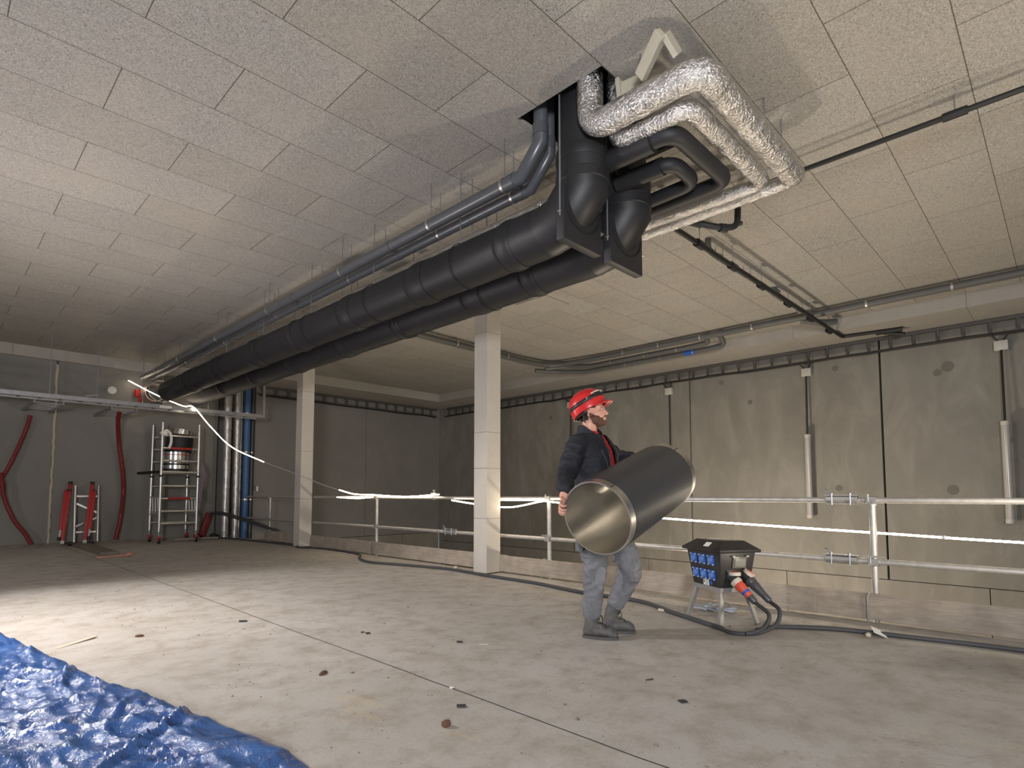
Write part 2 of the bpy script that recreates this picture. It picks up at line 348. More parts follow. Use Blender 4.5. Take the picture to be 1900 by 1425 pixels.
# ================================================================== BIG AIR DUCTS
def duct(X, Yv, Z, R, l, ends, seams, seed, plate_lab=None):
    rnd = random.Random(seed); t = thing('air_duct', (X, Yv, Z), l, 'air duct', 'big black insulated air ducts')
    prev = Yv+.30
    for i, s in enumerate(seams+[ends]):                        # each insulated length, a little slumped at its ends
        P = []; rr = []; n = max(4, int((s-prev)/.12))
        for k in range(n+1):
            y = prev+(s-prev)*k/n; P.append((X, y, Z)); e = min(k, n-k)
            rr.append(R*(.995+.012*noise.noise(V((seed, y*2, 1)))+(0 if e else -.02)))
        m = MB(); m.sweep(P, rr, 40); mesh('duct_section', m, M['rubber'], t)
        if i < len(seams):
            wd = rnd.choice((.16, .30, .24)); m = MB(); n = 10
            m.sweep([(X, s-.02-wd*k/n, Z) for k in range(n+1)], [R*(1.005)+.010*sin(pi*min(1, (k+.6)/n*1.1))+.002*rnd.random() for k in range(n+1)], 40); mesh('sleeve_band', m, M['rubber'], t)
            m = MB(); m.cyl((X, s-.012, Z), (X, s+.012, Z), R*1.004, 40); mesh('joint', m, M['groove'], t)
        prev = s
    m = MB()                                                    # mitred bend
    m.sweep([(X, Yv-.01, 3.62), (X, Yv-.01, 3.345), (X, Yv+.16, Z+.03), (X, Yv+.34, Z)], R*.99, 40, True, True); mesh('bend', m, M['rubber3'], t, ang=50)
    m = MB(); m.sweep([(X, Yv-.01, 3.62), (X, Yv-.01, 3.60), (X, Yv-.01, 3.55), (X, Yv-.01, 3.53)], [R, R*1.02, R*1.02, R], 40); m.sweep([(X, Yv-.01, 3.44), (X, Yv-.01, 3.435), (X, Yv-.01, 3.37), (X, Yv-.01, 3.365)], [R, R*1.025, R*1.025, R], 40); mesh('bend_band', m, M['rubber3'], t)
    m = MB(); m.cyl((X, Yv, 3.60), (X, Yv, 5.2), R*.88, 36); mesh('riser', m, M['rubber3'], t)
    h = R*1.17; y0 = Yv-.015; m = MB(); m.box((X-h, y0, Z-h), (X+h, y0+.075, Z+.17)); mesh('flange_plate', m, M['rubber2'], t, bevel=.012, ang=30)
    m = MB()
    for a in (.0,):
        for k in range(40):
            pass
    m.sweep([(X+cos(u)*R*1.03, y0-.004, Z+.055+sin(u)*R*.86) for u in [pi+pi*k/24 for k in range(25)]], .006, 8); mesh('glue_seam', m, M['groove'], t)
    for sx, nm in ((-h-.005, 'a'), (h+.005, 'b')):
        m = MB(); m.cyl((X+sx, y0+.03, Z-.06), (X+sx, y0+.03, ZC), .0065, 8); mesh('hanger_rod', m, M['rod'], t)
        m = MB(); m.obox((X+sx+.02, y0+.03, Z-.03), (.07, .03, .008)); mesh('rail_bracket', m, M['clamp'], t, smooth=False)
    y = seams[0]+.55
    while y < ends-.5:
        for sx in (-1, 1):
            m = MB(); m.cyl((X+sx*.07, y, Z+R-.01), (X+sx*.07, y, ZC), .005, 6); mesh('hanger_rod', m, M['rod'], t)
        m = MB(); m.sweep([(X+cos(u)*(R+.012), y, Z+sin(u)*(R+.008)) for u in [2*pi*k/40 for k in range(41)]], .004, 6); mesh('hanger_strap', m, M['groove'], t)
        y += 1.45
    return t
D1 = duct(3.40, 2.58, 3.13, .20, 'near black insulated duct with square flange at its bend, nearer the drain pipes', 13.1, [3.36, 4.62, 5.96, 7.30, 8.7, 10.2, 11.7], 3)
D2 = duct(3.97, 2.56, 3.12, .20, 'far black insulated duct hanging beside and behind the other one', 13.3, [3.62, 4.45, 5.75, 7.1, 8.6, 10.1, 11.55], 8)
for (X, Z, Y, c) in ((3.40, 3.13, 13.12, 0), (3.97, 3.12, 13.32, 0)):
    pass
# open duct socket in the left wall
t = thing('open_duct_socket', (3.5, 14.8, 3.28), 'open round duct end in the left wall with red tape and a hanging ring', 'duct end')
m = MB(); m.tube((3.46, 14.80, 3.27), (3.46, 14.30, 3.27), .20, .185, 36); mesh('sleeve', m, M['trim'], t)
m = MB(); m.tube((3.46, 14.36, 3.27), (3.46, 14.32, 3.27), .206, .198, 36); mesh('tape_ring', m, M['red'], t, label='red tape round the socket')
m = MB(); m.obox((3.20, 14.66, 3.26), (.09, .10, .16), .3); m.obox((3.25, 14.6, 3.12), (.05, .06, .1), .7, .3); mesh('fire_collar', m, M['red'], t, smooth=False, bevel=.01, label='red fire stop tabs')
m = MB(); m.sweep([(3.40+cos(u)*.225, 13.62, 3.20+sin(u)*.225) for u in [2*pi*k/40 for k in range(34)]], .009, 8); m.cyl((3.43, 13.62, 3.42), (3.43, 13.62, ZC), .005, 6)
tag(mesh('pipe_ring', m, M['clamp']), 'open steel hanging ring at the far end of the near duct', 'pipe clamp')
m = MB(); m.obox((4.0, 14.70, 3.20), (.62, .12, .40)); tag(mesh('insulation_board', m, M['trim'], smooth=False, bevel=.01), 'pale board on the left wall below the ducts', 'board')
m = MB(); m.cyl((2.74, 14.8, 3.27), (2.74, 14.66, 3.27), .072, 24); m.cyl((2.74, 14.665, 3.27), (2.74, 14.655, 3.27), .08, 24)
tag(mesh('wall_pipe_stub', m, M['white']), 'round white pipe stub high on the left wall', 'pipe stub')

# ================================================================== PIPES UNDER THE CEILING
def clampset(t, X, Z, R, Ys, rodr=.004, axis=1):
    for y in Ys:
        p = (lambda s: (X, y+s, Z)) if axis == 1 else (lambda s: (y+s, X, Z))
        m = MB(); m.cyl(p(-.013), p(.013), R+.006, 24); mesh('pipe_clamp', m, M['clamp'], t)
        m = MB(); q = p(0); m.cyl((q[0], q[1], Z+R), (q[0], q[1], ZC), rodr, 6); mesh('hanger_rod', m, M['rod'], t)
def drain(X, Y0, Z, R, l, Y1, Ys, Js):
    t = thing('drain_pipe', (X, Y0, Z), l, 'pipe', 'grey plastic drain pipes beside the ducts')
    m = MB(); m.sweep([(X, Y0+.34, Z), (X, Y1, Z)], R, 28); mesh('pipe', m, M['pvc'], t)
    m = MB(); m.sweep([(X, Y0, 5.2), (X, Y0, Z+.20), (X, Y0+.20, Z), (X, Y0+.36, Z)], R*1.02, 28, True, True); mesh('bend', m, M['pvc'], t, ang=50)
    for a, b in (((X, Y0+.27, Z), (X, Y0+.34, Z)), ((X, Y0, Z+.25), (X, Y0, Z+.34))):
        m = MB(); m.cyl(a, b, R*1.12, 28); mesh('socket', m, M['pvc'], t)
    for y in Js:
        m = MB(); m.cyl((X, y, Z), (X, y+.07, Z), R*1.09, 28); mesh('socket', m, M['pvc'], t)
    clampset(t, X, Z, R, Ys); return t
drain(3.25, 2.86, 3.585, .056, 'upper grey drain pipe with steel clamps, the one nearer the open ceiling', 14.5, [3.26, 4.25, 5.9, 7.9, 9.9, 11.9, 13.4], [4.9, 7.1, 10.6, 12.8])
drain(3.42, 2.92, 3.575, .048, 'lower grey drain pipe tucked behind the upper drain pipe', 14.4, [3.32, 4.32, 6.0, 8.0, 10.0, 12.0, 13.5], [5.0, 7.3, 10.8, 13.0])
def foilpath(name, P, R, l, Ys=(), rads=None, rad=.13, seed=1, bands=True):
    t = thing(name, P[0], l, 'pipe'); Q = arcpath(P, rad, 7); out = []; rr = []
    rnd = random.Random(seed)
    for i in range(len(Q)-1):                                  # resample finely for wrinkles
        d = (Q[i+1]-Q[i]).length; n = max(1, int(d/.035)) if Q[i].y < 5 else max(1, int(d/.15))
        for k in range(n): out.append(Q[i].lerp(Q[i+1], k/n))
    out.append(Q[-1]); N = len(out)
    for q in out:
        r = R if rads is None or q.x < rads[0] else rads[1]
        rr.append(r*(1+.04*noise.noise(q*9+V((seed, 0, 0)))+.02*rnd.uniform(-1, 1)))
    for i in range(2, N-2): pass
    m = MB(); m.sweep(out, rr, 26)
    vs = []
    for i, v in enumerate(m.v):
        c = out[i//26]; v = V(v); vs.append(tuple(c+(v-c)*(1+.035*noise.noise(v*22)+.05*(abs(noise.noise(v*34))-.2))))
    m.v = vs; mesh('foil_lagging', m, M['foil'], t, ang=80)
    if bands:
        L = 0
        for i in range(1, N-1):
            L += (out[i]-out[i-1]).length
            if L > .55 and out[i].y < 6:
                L = 0; d = (out[i+1]-out[i-1]).normalized(); m = MB(); m.sweep([out[i]-d*.028, out[i]-d*.02, out[i]+d*.02, out[i]+d*.028], [rr[i]*.99, rr[i]*1.035, rr[i]*1.035, rr[i]*.99], 24); mesh('foil_tape', m, M['foil'], t)
    clampset(t, P[-1][0], P[-1][2], (rads[1] if rads else R), Ys, .005); return t
f1 = foilpath('foil_pipe', [(3.235, 2.37, 5.0), (3.235, 2.37, 3.655), (3.235, 1.52, 3.655), (4.93, 1.52, 3.64), (4.95, 3.0, 3.64), (4.95, 13.9, 3.66)], .093, 'outer thick foil wrapped pipe coming out of the ceiling hole and looping round', [3.5, 6, 8.5, 11], (4.88, .06), .15, 3)
f2 = foilpath('foil_pipe', [(3.43, 2.28, 4.5), (3.43, 2.28, 3.60), (3.43, 1.705, 3.60), (4.73, 1.705, 3.60), (4.76, 3.0, 3.64), (4.76, 13.9, 3.66)], .066, 'inner thinner foil wrapped pipe nested inside the thick foil loop', [3.4, 5.9, 8.4, 11], (4.68, .056), .12, 9)
f3 = foilpath('foil_pipe', [(3.74, 2.95, 5.0), (3.74, 2.95, 3.56), (3.74, 3.3, 3.56), (3.74, 13.8, 3.52)], .085, 'foil wrapped pipe running hidden above the near black duct', [4, 6.4, 9, 11.5], None, .12, 5)
for o_ in (f1, f2, f3): o_['group'] = 'foil wrapped pipes'
for (x, y) in ((4.25, 1.52), (4.60, 1.52), (3.235, 1.95)):
    m = MB(); m.cyl((x, y, 3.70), (x, y, ZC), .006, 8); mesh('hanger_rod', m, M['rod'], f1)
m = MB()                                                        # small printed marks on the foil
for a, b in (((3.212, 1.99, 3.748), (3.214, 1.92, 3.749)),): m.bar(a, b, .012, .003)
mesh('print_mark', m, M['groove'], f1)
def blackpipe(P, R, l, Ys, fat=None):
    t = thing('black_insulated_pipe', P[0], l, 'pipe', 'black insulated pipes inside the loop'); m = MB(); m.sweep(arcpath(P, .13, 8), R, 26); mesh('insulation', m, M['rubber2'], t)
    if fat:
        m = MB(); m.sweep(fat, R*1.22, 26); mesh('sleeve_band', m, M['rubber2'], t)
    for y in Ys:
        m = MB(); m.cyl((P[-1][0], y-.02, P[-1][2]), (P[-1][0], y+.12, P[-1][2]), R*1.13, 24); mesh('pipe_clamp', m, M['rubber2'], t)
        m = MB(); m.cyl((P[-1][0], y, P[-1][2]), (P[-1][0], y, ZC), .005, 6); mesh('hanger_rod', m, M['rod'], t)
    return t
blackpipe([(3.60, 2.75, 4.8), (3.50, 2.50, 3.55), (3.50, 1.86, 3.53), (4.36, 1.86, 3.53), (4.36, 3.0, 3.53), (4.36, 13.9, 3.60)], .062, 'outer black insulated pipe looping just inside the foil pipes', [2.7, 5.4, 8.2], [(3.50, 2.5, 3.54), (3.50, 2.02, 3.53)])
blackpipe([(3.78, 2.60, 4.8), (3.78, 2.45, 3.52), (3.78, 2.02, 3.50), (4.16, 2.03, 3.50), (4.18, 3.0, 3.50), (4.18, 13.9, 3.58)], .055, 'inner black insulated pipe making the smallest loop', [2.55, 5.3, 8.1], [(3.78, 2.5, 3.51), (3.78, 2.10, 3.50)])
# thin black pipe running to the right edge
t = thing('black_thin_pipe', (5.2, 0, 3.84), 'long thin black pipe reaching the upper right edge of the photo', 'pipe')
m = MB(); m.cyl((5.2, -4.5, 3.84), (5.2, 14.0, 3.84), .021, 16); mesh('pipe', m, M['cable'], t)
for y in (.50, 3.4, 6.4, 9.4, 12.2):
    m = MB(); m.cyl((5.2, y-.075, 3.84), (5.2, y+.075, 3.84), .032, 18); mesh('pipe_clamp', m, M['black'], t)
    m = MB(); m.cyl((5.2, y, 3.85), (5.2, y, ZC), .005, 8); mesh('hanger_rod', m, M['rod'], t)
# short trap-like black pipe
t = thing('black_trap_pipe', (5.15, 2.15, 3.6), 'short black U-shaped pipe dropping from the ceiling beyond the foil loop', 'pipe')
m = MB(); m.sweep(arcpath([(5.40, 2.20, ZC), (5.36, 2.20, 3.60), (5.16, 2.32, 3.57), (4.98, 2.55, 3.66), (4.8, 2.8, 3.72)], .09, 8), .030, 20); mesh('insulation', m, M['rubber2'], t)
for a, b, r in (((5.26, 2.26, 3.575), (5.19, 2.30, 3.572), .040), ((5.08, 2.42, 3.61), (5.0, 2.52, 3.65), .042), ((5.40, 2.20, 3.66), (5.40, 2.20, 3.64), .035)):
    m = MB(); m.cyl(a, b, r, 20); mesh('socket', m, M['rubber2'], t)
# black branch pipe running to the right wall
t = thing('black_branch_pipe', (6, 2.8, 3.74), 'black insulated branch pipe with thick couplings running out to the right wall', 'pipe')
m = MB(); m.sweep(arcpath([(4.9, 2.78, 3.72), (5.3, 2.78, 3.735), (10.9, 2.72, 3.735), (11.05, 1.9, 3.74)], .05, 4), .027, 18); mesh('insulation', m, M['cable'], t)
for x in (5.75, 6.60, 7.48, 8.45, 9.42, 10.35):
    m = MB(); m.cyl((x-.07, 2.775, 3.735), (x+.07, 2.775, 3.735), .044, 20); mesh('pipe_clamp', m, M['black'], t)
    m = MB(); m.cyl((x, 2.775, 3.74), (x, 2.775, ZC), .004, 8); mesh('hanger_rod', m, M['rod'], t)
m = MB(); m.cyl((11.03, 2.25, 3.74), (11.06, 1.88, 3.74), .045, 18); m.cyl((11.10, 2.15, 3.73), (11.12, 1.86, 3.66), .03, 14); mesh('end_sleeve', m, M['cable'], t)
t = thing('grey_branch_pipe', (6.3, 2.86, 3.86), 'dull grey drain branch beside the black branch pipe', 'pipe')
m = MB(); m.sweep(arcpath([(6.22, 2.90, ZC), (6.22, 2.90, 3.87), (6.42, 2.90, 3.85), (9.80, 2.86, 3.86)], .06, 6), .034, 20); mesh('pipe', m, M['pvc2'], t)
m = MB(); m.cyl((8.40, 2.88, 3.9), (8.36, 2.98, ZC), .04, 18); m.cyl((8.3, 2.88, 3.855), (8.55, 2.88, 3.855), .04, 18); mesh('branch_tee', m, M['pvc2'], t)
for x in (6.50, 7.32, 8.30, 9.3):
    m = MB(); m.cyl((x-.012, 2.89, 3.855), (x+.012, 2.89, 3.855), .039, 18); mesh('pipe_clamp', m, M['clamp'], t)
    for dy in (-.04, .05):
        m = MB(); m.cyl((x, 2.89+dy, 3.85), (x, 2.89+dy, ZC), .004, 6); mesh('hanger_rod', m, M['rod'], t)
# long drain along the right side of the ceiling, then turning left
t = thing('grey_drain_line', (9.8, 2, 3.9), 'long dull grey drain line following the far right edge of the ceiling and bending left', 'pipe')
m = MB(); m.sweep(arcpath([(9.8, -4.5, 3.90), (9.8, 7.0, 3.90), (9.62, 8.12, 3.87), (8.9, 8.25, 3.87), (5.0, 8.15, 3.86), (4.6, 8.15, 3.86)], .45, 10), .055, 22); mesh('pipe', m, M['pvc2'], t)
for y in (1.07, 2.10, 3.81, 4.75, 5.6, 6.4):
    m = MB(); m.cyl((9.8, y-.015, 3.90), (9.8, y+.015, 3.90), .062, 20); mesh('pipe_clamp', m, M['clamp'], t)
    m = MB(); m.cyl((9.8, y, 3.9), (9.8, y, ZC), .005, 6); mesh('hanger_rod', m, M['rod'], t)
for x in (5.9, 6.87, 8.22):
    m = MB(); m.cyl((x-.015, 8.17, 3.862), (x+.015, 8.17, 3.862), .062, 20); mesh('pipe_clamp', m, M['clamp'], t)
    m = MB(); m.cyl((x, 8.17, 3.87), (x, 8.17, ZC), .005, 6); mesh('hanger_rod', m, M['rod'], t)
m = MB(); m.sweep(arcpath([(9.83, 3.05, 3.86), (9.95, 2.75, 3.78), (10.1, 2.6, 3.80)], .1, 6), .05, 18); mesh('branch_bend', m, M['pvc2'], t)
for i, (dx, z, y0, y1, l) in enumerate(((.14, 3.80, 4.8, 7.3, 'grey drain pipe hugging the long drain line, upper of the pair with bent end'), (.30, 3.74, 4.55, 7.6, 'grey drain pipe with a blue sticker, lower of the pair by the long drain line'))):
    t = thing('grey_bypass_pipe', (9.8+dx, y0, z), l, 'pipe', 'bypass pipes beside the long drain line')
    m = MB(); m.sweep(arcpath([(9.82, y0-.15, 3.88), (9.8+dx, y0-.12, z+.02), (9.8+dx, y0+.25, z), (9.8+dx, y1, z), (9.75+dx*.5, y1+.6, z+.06), (9.45, y1+.9, 3.80)], .12, 6), .048, 20); mesh('pipe', m, M['pvc2'], t)
    for y in (y0+.5, y0+1.2, y0+2.0):
        m = MB(); m.cyl((9.8+dx, y-.012, z), (9.8+dx, y+.012, z), .054, 18); mesh('pipe_clamp', m, M['clamp'], t)
    if i:
        m = MB(); m.cyl((9.8+dx, 5.0, z), (9.8+dx, 5.22, z), .0505, 20); mesh('sticker', m, M['sblue'], t, label='blue sticker')
# boards tucked above the foil pipe; pale boards standing in for lit ceiling patches
m = MB(); m.bar((3.20, 1.93, 3.80), (3.065, 1.70, 3.89), .080, .05, (1, 0, .3)); m.bar((3.10, 1.69, 3.90), (3.20, 1.66, 3.80), .09, .035, (0, 1, 0)); tag(mesh('cut_board_strip', m, M['cut'], smooth=False, bevel=.004), 'pale strip of cut board propped between the foil pipe and the ceiling', 'board offcut')
m = MB(); m.bar((3.30, 2.03, 3.74), (3.34, 2.12, 3.95), .17, .02, (1, .6, 0)); m.bar((3.27, 2.13, 3.74), (3.30, 2.17, 3.96), .05, .03, (0, 1, 0)); tag(mesh('cut_board_piece', m, M['cut'], smooth=False, bevel=.004), 'broken pale board piece standing at the edge of the ceiling hole', 'board offcut')
for (x, y, r, l) in ((6.60, 5.75, .35, 'pale square board standing in for a lit ceiling patch right of the nearer pillar'), (6.50, 10.5, .25, 'pale square board standing in for a lit ceiling patch between the two pillars')):
    m = MB(); m.box((x-.28, y-.28, ZC-.012), (x+.28, y+.28, ZC-.001)); m.box((x-.30, y-.05, ZC-.02), (x-.28, y+.32, ZC-.001)); tag(mesh('lit_ceiling_patch', m, M['trim'], smooth=False), l, 'lit patch', 'boards for lit ceiling patches')

# ================================================================== CABLE TRAYS AND WALL LAMPS
def vladder(l, a, b, z0, z1, axis, off, ax2):                   # ladder standing on edge against a wall
    t = thing('cable_ladder', ((off, a, z0) if axis == 1 else (a, off, z0)), l, 'cable tray', 'dark cable ladders along the void walls')
    B = (lambda p, q, z, zz, th=.02: MB().box((off-th, p, z), (off+th, q, zz))) if axis == 1 else (lambda p, q, z, zz, th=.02: MB().box((p, off-th, z), (q, off+th, zz)))
    mesh('side_rail', B(a, b, z0, z0+.04), M['ladder'], t, smooth=False); mesh('side_rail', B(a, b, z1-.05, z1), M['ladder'], t, smooth=False)
    y = a+.1
    while y < b:
        mesh('rung', B(y-.02, y+.02, z0+.03, z1-.04, .012), M['ladder'], t, smooth=False); y += .33
    return t
vladder('long dark cable ladder fixed high on the right wall', -1.6, 14.1, 3.50, 3.76, 1, 11.5, 0)
vladder('dark cable ladder fixed high on the back wall of the void', 5.8, 11.4, 3.50, 3.76, 0, 14.5, 0)
m = MB(); P = []; rnd = random.Random(4); y = -1.6
while y < 14.3: P.append((11.44, y, 3.505+.022*rnd.uniform(-1, 1))); y += .45
m.sweep(crom(P, 4), .017, 8); tag(mesh('black_cable', m, M['cable']), 'thick black cable lying along the bottom of the right wall ladder', 'cable')
m = MB(); P = [(5.8+.5*k, 14.44, 3.50+.018*rnd.uniform(-1, 1)) for k in range(12)]; m.sweep(crom(P, 4), .015, 8); tag(mesh('black_cable', m, M['cable']), 'thick black cable along the bottom of the back wall ladder', 'cable')
for i, (y, z, lo, l) in enumerate(((.70, 3.32, 2.12, 'rightmost tube lamp hanging on the right wall'), (3.50, 3.36, 2.12, 'tube lamp hanging on the right wall above the rail coupling, left of the other'), )):
    t = thing('tube_lamp', (11.5, y, lo), l, 'lamp', 'vertical tube lamps on the right wall')
    m = MB(); m.cyl((11.46, y, lo-1.50), (11.46, y, lo), .055, 20); mesh('diffuser', m, M['lampgl'], t)
    for z_ in (lo-1.52, lo-.03):
        m = MB(); m.cyl((11.46, y, z_), (11.46, y, z_+.06), .058, 20); mesh('end_cap', m, M['plastic'], t)
    m = MB(); m.cyl((11.46, y, lo), (11.5, y, 3.25), .016, 8); mesh('supply_cable', m, M['cable'], t)
    m = MB()
    for z_ in (lo-.3, lo-1.2): m.obox((11.54, y, z_), (.12, .05, .03))
    mesh('wall_bracket', m, M['clamp'], t, smooth=False)
for (y, l) in ((.70, 'grey junction box above the rightmost tube lamp'), (3.50, 'grey junction box above the second tube lamp from the right'), (6.36, 'grey junction box above and right of the hard hat'), (9.16, 'grey junction box just left of the hard hat')):
    t = thing('junction_box', (11.53, y, 3.33), l, 'junction box', 'junction boxes under the right wall ladder')
    m = MB(); m.obox((11.53, y, 3.33), (.09, .17, .15)); mesh('housing', m, M['plastic'], t, bevel=.01, ang=30)
    for dy in (-.05, .05):
        m = MB(); m.sweep(crom([(11.52, y+dy*.6, 3.40), (11.5, y+dy*1.3, 3.45), (11.46, y+dy*2.2, 3.51)], 5), .011, 8); mesh('cable_tail', m, M['cable'], t)
    if y > 5:
        m = MB(); m.cyl((11.55, y, .9), (11.55, y, 3.26), .016, 8); mesh('conduit', m, M['cable'], t)
# bright tray on the left
t = thing('ladder_tray', (2, 13.3, 2.8), 'bright steel ladder tray hanging across the left wall', 'cable tray')
for y in (13.05, 13.42):
    m = MB(); m.bar((-5, y, 2.80), (5.30, y, 2.80), .02, .075); mesh('side_rail', m, M['tray'], t, smooth=False)
x = -4.9
while x < 5.25:
    m = MB(); m.bar((x, 13.05, 2.785), (x, 13.42, 2.785), .03, .02); mesh('rung', m, M['tray'], t, smooth=False); x += .3
m = MB(); m.bar((5.31, 13.05, 2.77), (5.31, 13.05, 3.72), .05, .05, (0, 1, 0)); m.bar((5.31, 13.05, 3.70), (5.31, 13.42, 3.70), .05, .05); mesh('end_post', m, M['tray'], t, smooth=False)
m = MB(); m.obox((3.35, 13.035, 2.80), (.22, .006, .05)); mesh('label_plate', m, M['white'], t, smooth=False, label='pale label plate')
for x in (1.50, 2.20, 2.94, 4.15, -1.2):
    m = MB(); m.cyl((x, 13.05, 2.78), (x, 13.05, ZC), .006, 6); mesh('hanger_rod', m, M['rod'], t)
m = MB(); m.bar((2.02, 13.05, 2.86), (2.22, 13.05, 2.90), .03, .02); mesh('hook', m, M['rod'], t)
for (x, w_, l) in ((1.55, .42, 'small ladder tray branch hanging under the big tray at its left part'), (2.72, .42, 'small ladder tray branch reaching to the wall above the long red hose')):
    t = thing('branch_tray', (x, 14, 2.7), l, 'cable tray', 'short branch trays under the long tray')
    for s in (-1, 1):
        m = MB(); m.bar((x+s*w_/2, 13.4, 2.73), (x+s*w_/2-.05, 14.75, 2.70), .02, .06); mesh('side_rail', m, M['tray'], t, smooth=False)
    for k in range(5):
        m = MB(); y = 13.5+k*.26; m.bar((x-w_/2, y, 2.72), (x+w_/2, y, 2.72), .03, .015); mesh('rung', m, M['tray'], t, smooth=False)

# ================================================================== VERTICAL PIPES IN THE NICHE
for i, (x, y, r, mt, l) in enumerate(((5.04, 14.45, .085, 'foil', 'leftmost upright foil pipe in the wall niche'), (5.15, 14.62, .05, 'zinc', 'slim grey upright pipe squeezed between two foil pipes'), (5.26, 14.42, .07, 'foil', 'second upright foil pipe in the wall niche'), (5.375, 14.52, .04, 'foil', 'thin upright foil pipe touching the blue one'), (5.48, 14.42, .075, 'blue', 'upright blue pipe in the wall niche'), (5.64, 14.5, .045, 'gplug', 'dark upright pipe right of the blue one'), (5.57, 14.66, .05, 'foil', 'dull upright pipe behind the blue one'))):
    t = thing('upright_pipe', (x, y, 0), l, 'pipe', 'upright pipes in the niche')
    if mt == 'foil':
        m = MB(); N = 60; P = [(x+.006*noise.noise(V((k*.4, i, 0))), y, ZC*k/N) for k in range(N+1)]; m.sweep(P, [r*(1+.12*noise.noise(V((i*3, k*.6, 2)))) for k in range(N+1)], 18); mesh('lagging', m, M['foil2'], t)
    else:
        m = MB(); m.cyl((x, y, 0), (x, y, ZC), r, 20); mesh('pipe', m, M[mt], t)
    for z in ((.9, 2.05, 3.0) if mt in ('blue', 'gplug') else (1.2, 2.6)):
        m = MB(); m.cyl((x, y, z), (x, y, z+.035), r*1.08, 20); mesh('pipe_clamp', m, M['clamp'], t)
m = MB(); m.obox((5.79, 14.5, 1.18), (.05, .06, .12)); tag(mesh('wall_socket', m, M['white'], bevel=.006), 'tiny pale box on the wall right of the niche pipes', 'socket box')

# ================================================================== GUARD RAIL ON THE SLAB EDGE
RX, ZT, ZL = 5.50, .985, .48
def couple(t, x, y, z, big=False):
    m = MB(); m.cyl((x, y-.035, z), (x, y+.035, z), .033, 16); m.cyl((x-.045, y+.02, z-.01), (x-.045, y+.02, z+.05), .009, 8); m.obox((x-.038, y, z), (.022, .07, .055)); m.cyl((x-.055, y-.02, z-.02), (x-.03, y-.02, z-.02), .012, 8)
    return mesh('coupler', m, M['zinc'], t)
posts = ((13.0, 'thin guard rail post in the dark corner left of the farther pillar'), (8.63, 'guard rail post between the two pillars where the rope light is tied'), (4.72, 'guard rail post just left of the worker'), (1.20, 'guard rail post on the right, in front of the long glowing rope light'), (-1.9, 'guard rail post beyond the right edge'))
for y, l in posts:
    if y < -1: continue
    t = thing('guard_rail_post', (RX, y, -.12), l, 'guard rail post', 'guard rail posts')
    m = MB(); m.cyl((RX, y, -.35), (RX, y, .25), .020, 14); mesh('foot_pin', m, M['zinc'], t)
    m = MB(); m.cyl((RX, y, .16), (RX, y, .955), .025, 18); m.cyl((RX, y, .94), (RX, y, .96), .034, 16); mesh('upright', m, M['tube'], t)
    m = MB(); m.sweep(arcpath([(RX-.035, y+.01, .22), (RX-.075, y+.03, .24), (RX-.105, y+.04, .20), (RX-.105, y+.04, -.02), (RX-.06, y+.02, -.035), (RX, y, -.03)], .02, 4), .007, 8); mesh('board_hook', m, M['zinc'], t)
    couple(t, RX, y, ZT-.0); couple(t, RX, y, ZL)
    m = MB(); m.bar((RX-.06, y-.09, ZL+.045), (RX-.06, y+.07, ZL+.045), .012, .012); mesh('wedge', m, M['zinc'], t, smooth=False)
def tubes(z, cuts, nm):
    for i, (a, b, l) in enumerate(cuts):
        m = MB(); m.sweep([(RX+.0, a, z), (RX+.0, b, z)], .0242, 18); tag(mesh('scaffold_tube', m, M['tube']), l, 'scaffold tube', 'guard rail tubes')
tubes(ZT, ((-4.6, 1.38, 'upper rail tube at the right end of the guard rail'), (1.40, 5.62, 'upper rail tube passing behind the worker'), (5.64, 14.4, 'upper rail tube running behind the pillars into the dark corner')), 'top')
tubes(ZL, ((-4.6, 1.38, 'lower rail tube at the right end of the guard rail'), (1.40, 6.55, 'lower rail tube passing behind the legs of the worker'), (6.57, 14.3, 'lower rail tube running behind the pillars into the dark corner')), 'low')
for (y, z, l) in ((1.40, ZT, 'dark sleeve coupler joining the upper rail tubes right of the power box'), (1.42, ZL, 'dark sleeve coupler joining the lower rail tubes right of the power box'), (6.62, ZL, 'sleeve coupler on the lower rail tube left of the nearer pillar'), (7.05, ZT, 'small cross clamp on top of the upper rail tube between the pillars')):
    t = thing('sleeve_coupler', (RX, y, z), l, 'scaffold coupler', 'couplers on the rail tubes')
    if y == 7.05:
        m = MB(); m.cyl((RX, y-.03, z), (RX, y+.03, z), .034, 16); m.cyl((RX, y, z+.03), (RX, y, z+.11), .009, 8); m.bar((RX, y-.06, z+.065), (RX, y+.06, z+.065), .03, .02); m.obox((RX, y, z+.11), (.03, .03, .02)); mesh('clamp_body', m, M['zinc'], t); continue
    m = MB(); m.cyl((RX, y-.10, z), (RX, y+.14, z), .034, 18); mesh('clamp_body', m, M['zinc'], t)
    m = MB(); m.obox((RX-.035, y+.02, z+.012), (.03, .24, .03)); m.obox((RX-.02, y+.02, z+.042), (.06, .26, .008)); mesh('flap', m, M['zinc'], t, smooth=False, bevel=.002)
    m = MB()
    for dy in (-.05, .09): m.cyl((RX-.045, y+dy, z-.04), (RX-.045, y+dy, z+.06), .008, 8); m.cyl((RX-.045, y+dy, z+.045), (RX-.045, y+dy, z+.06), .014, 6)
    m.sweep(crom([(RX-.05, y+.09, z+.05), (RX-.055, y+.115, z+.09), (RX-.05, y+.14, z+.085), (RX-.05, y+.13, z+.05)], 4), .005, 6)
    mesh('bolt', m, M['rod'], t)
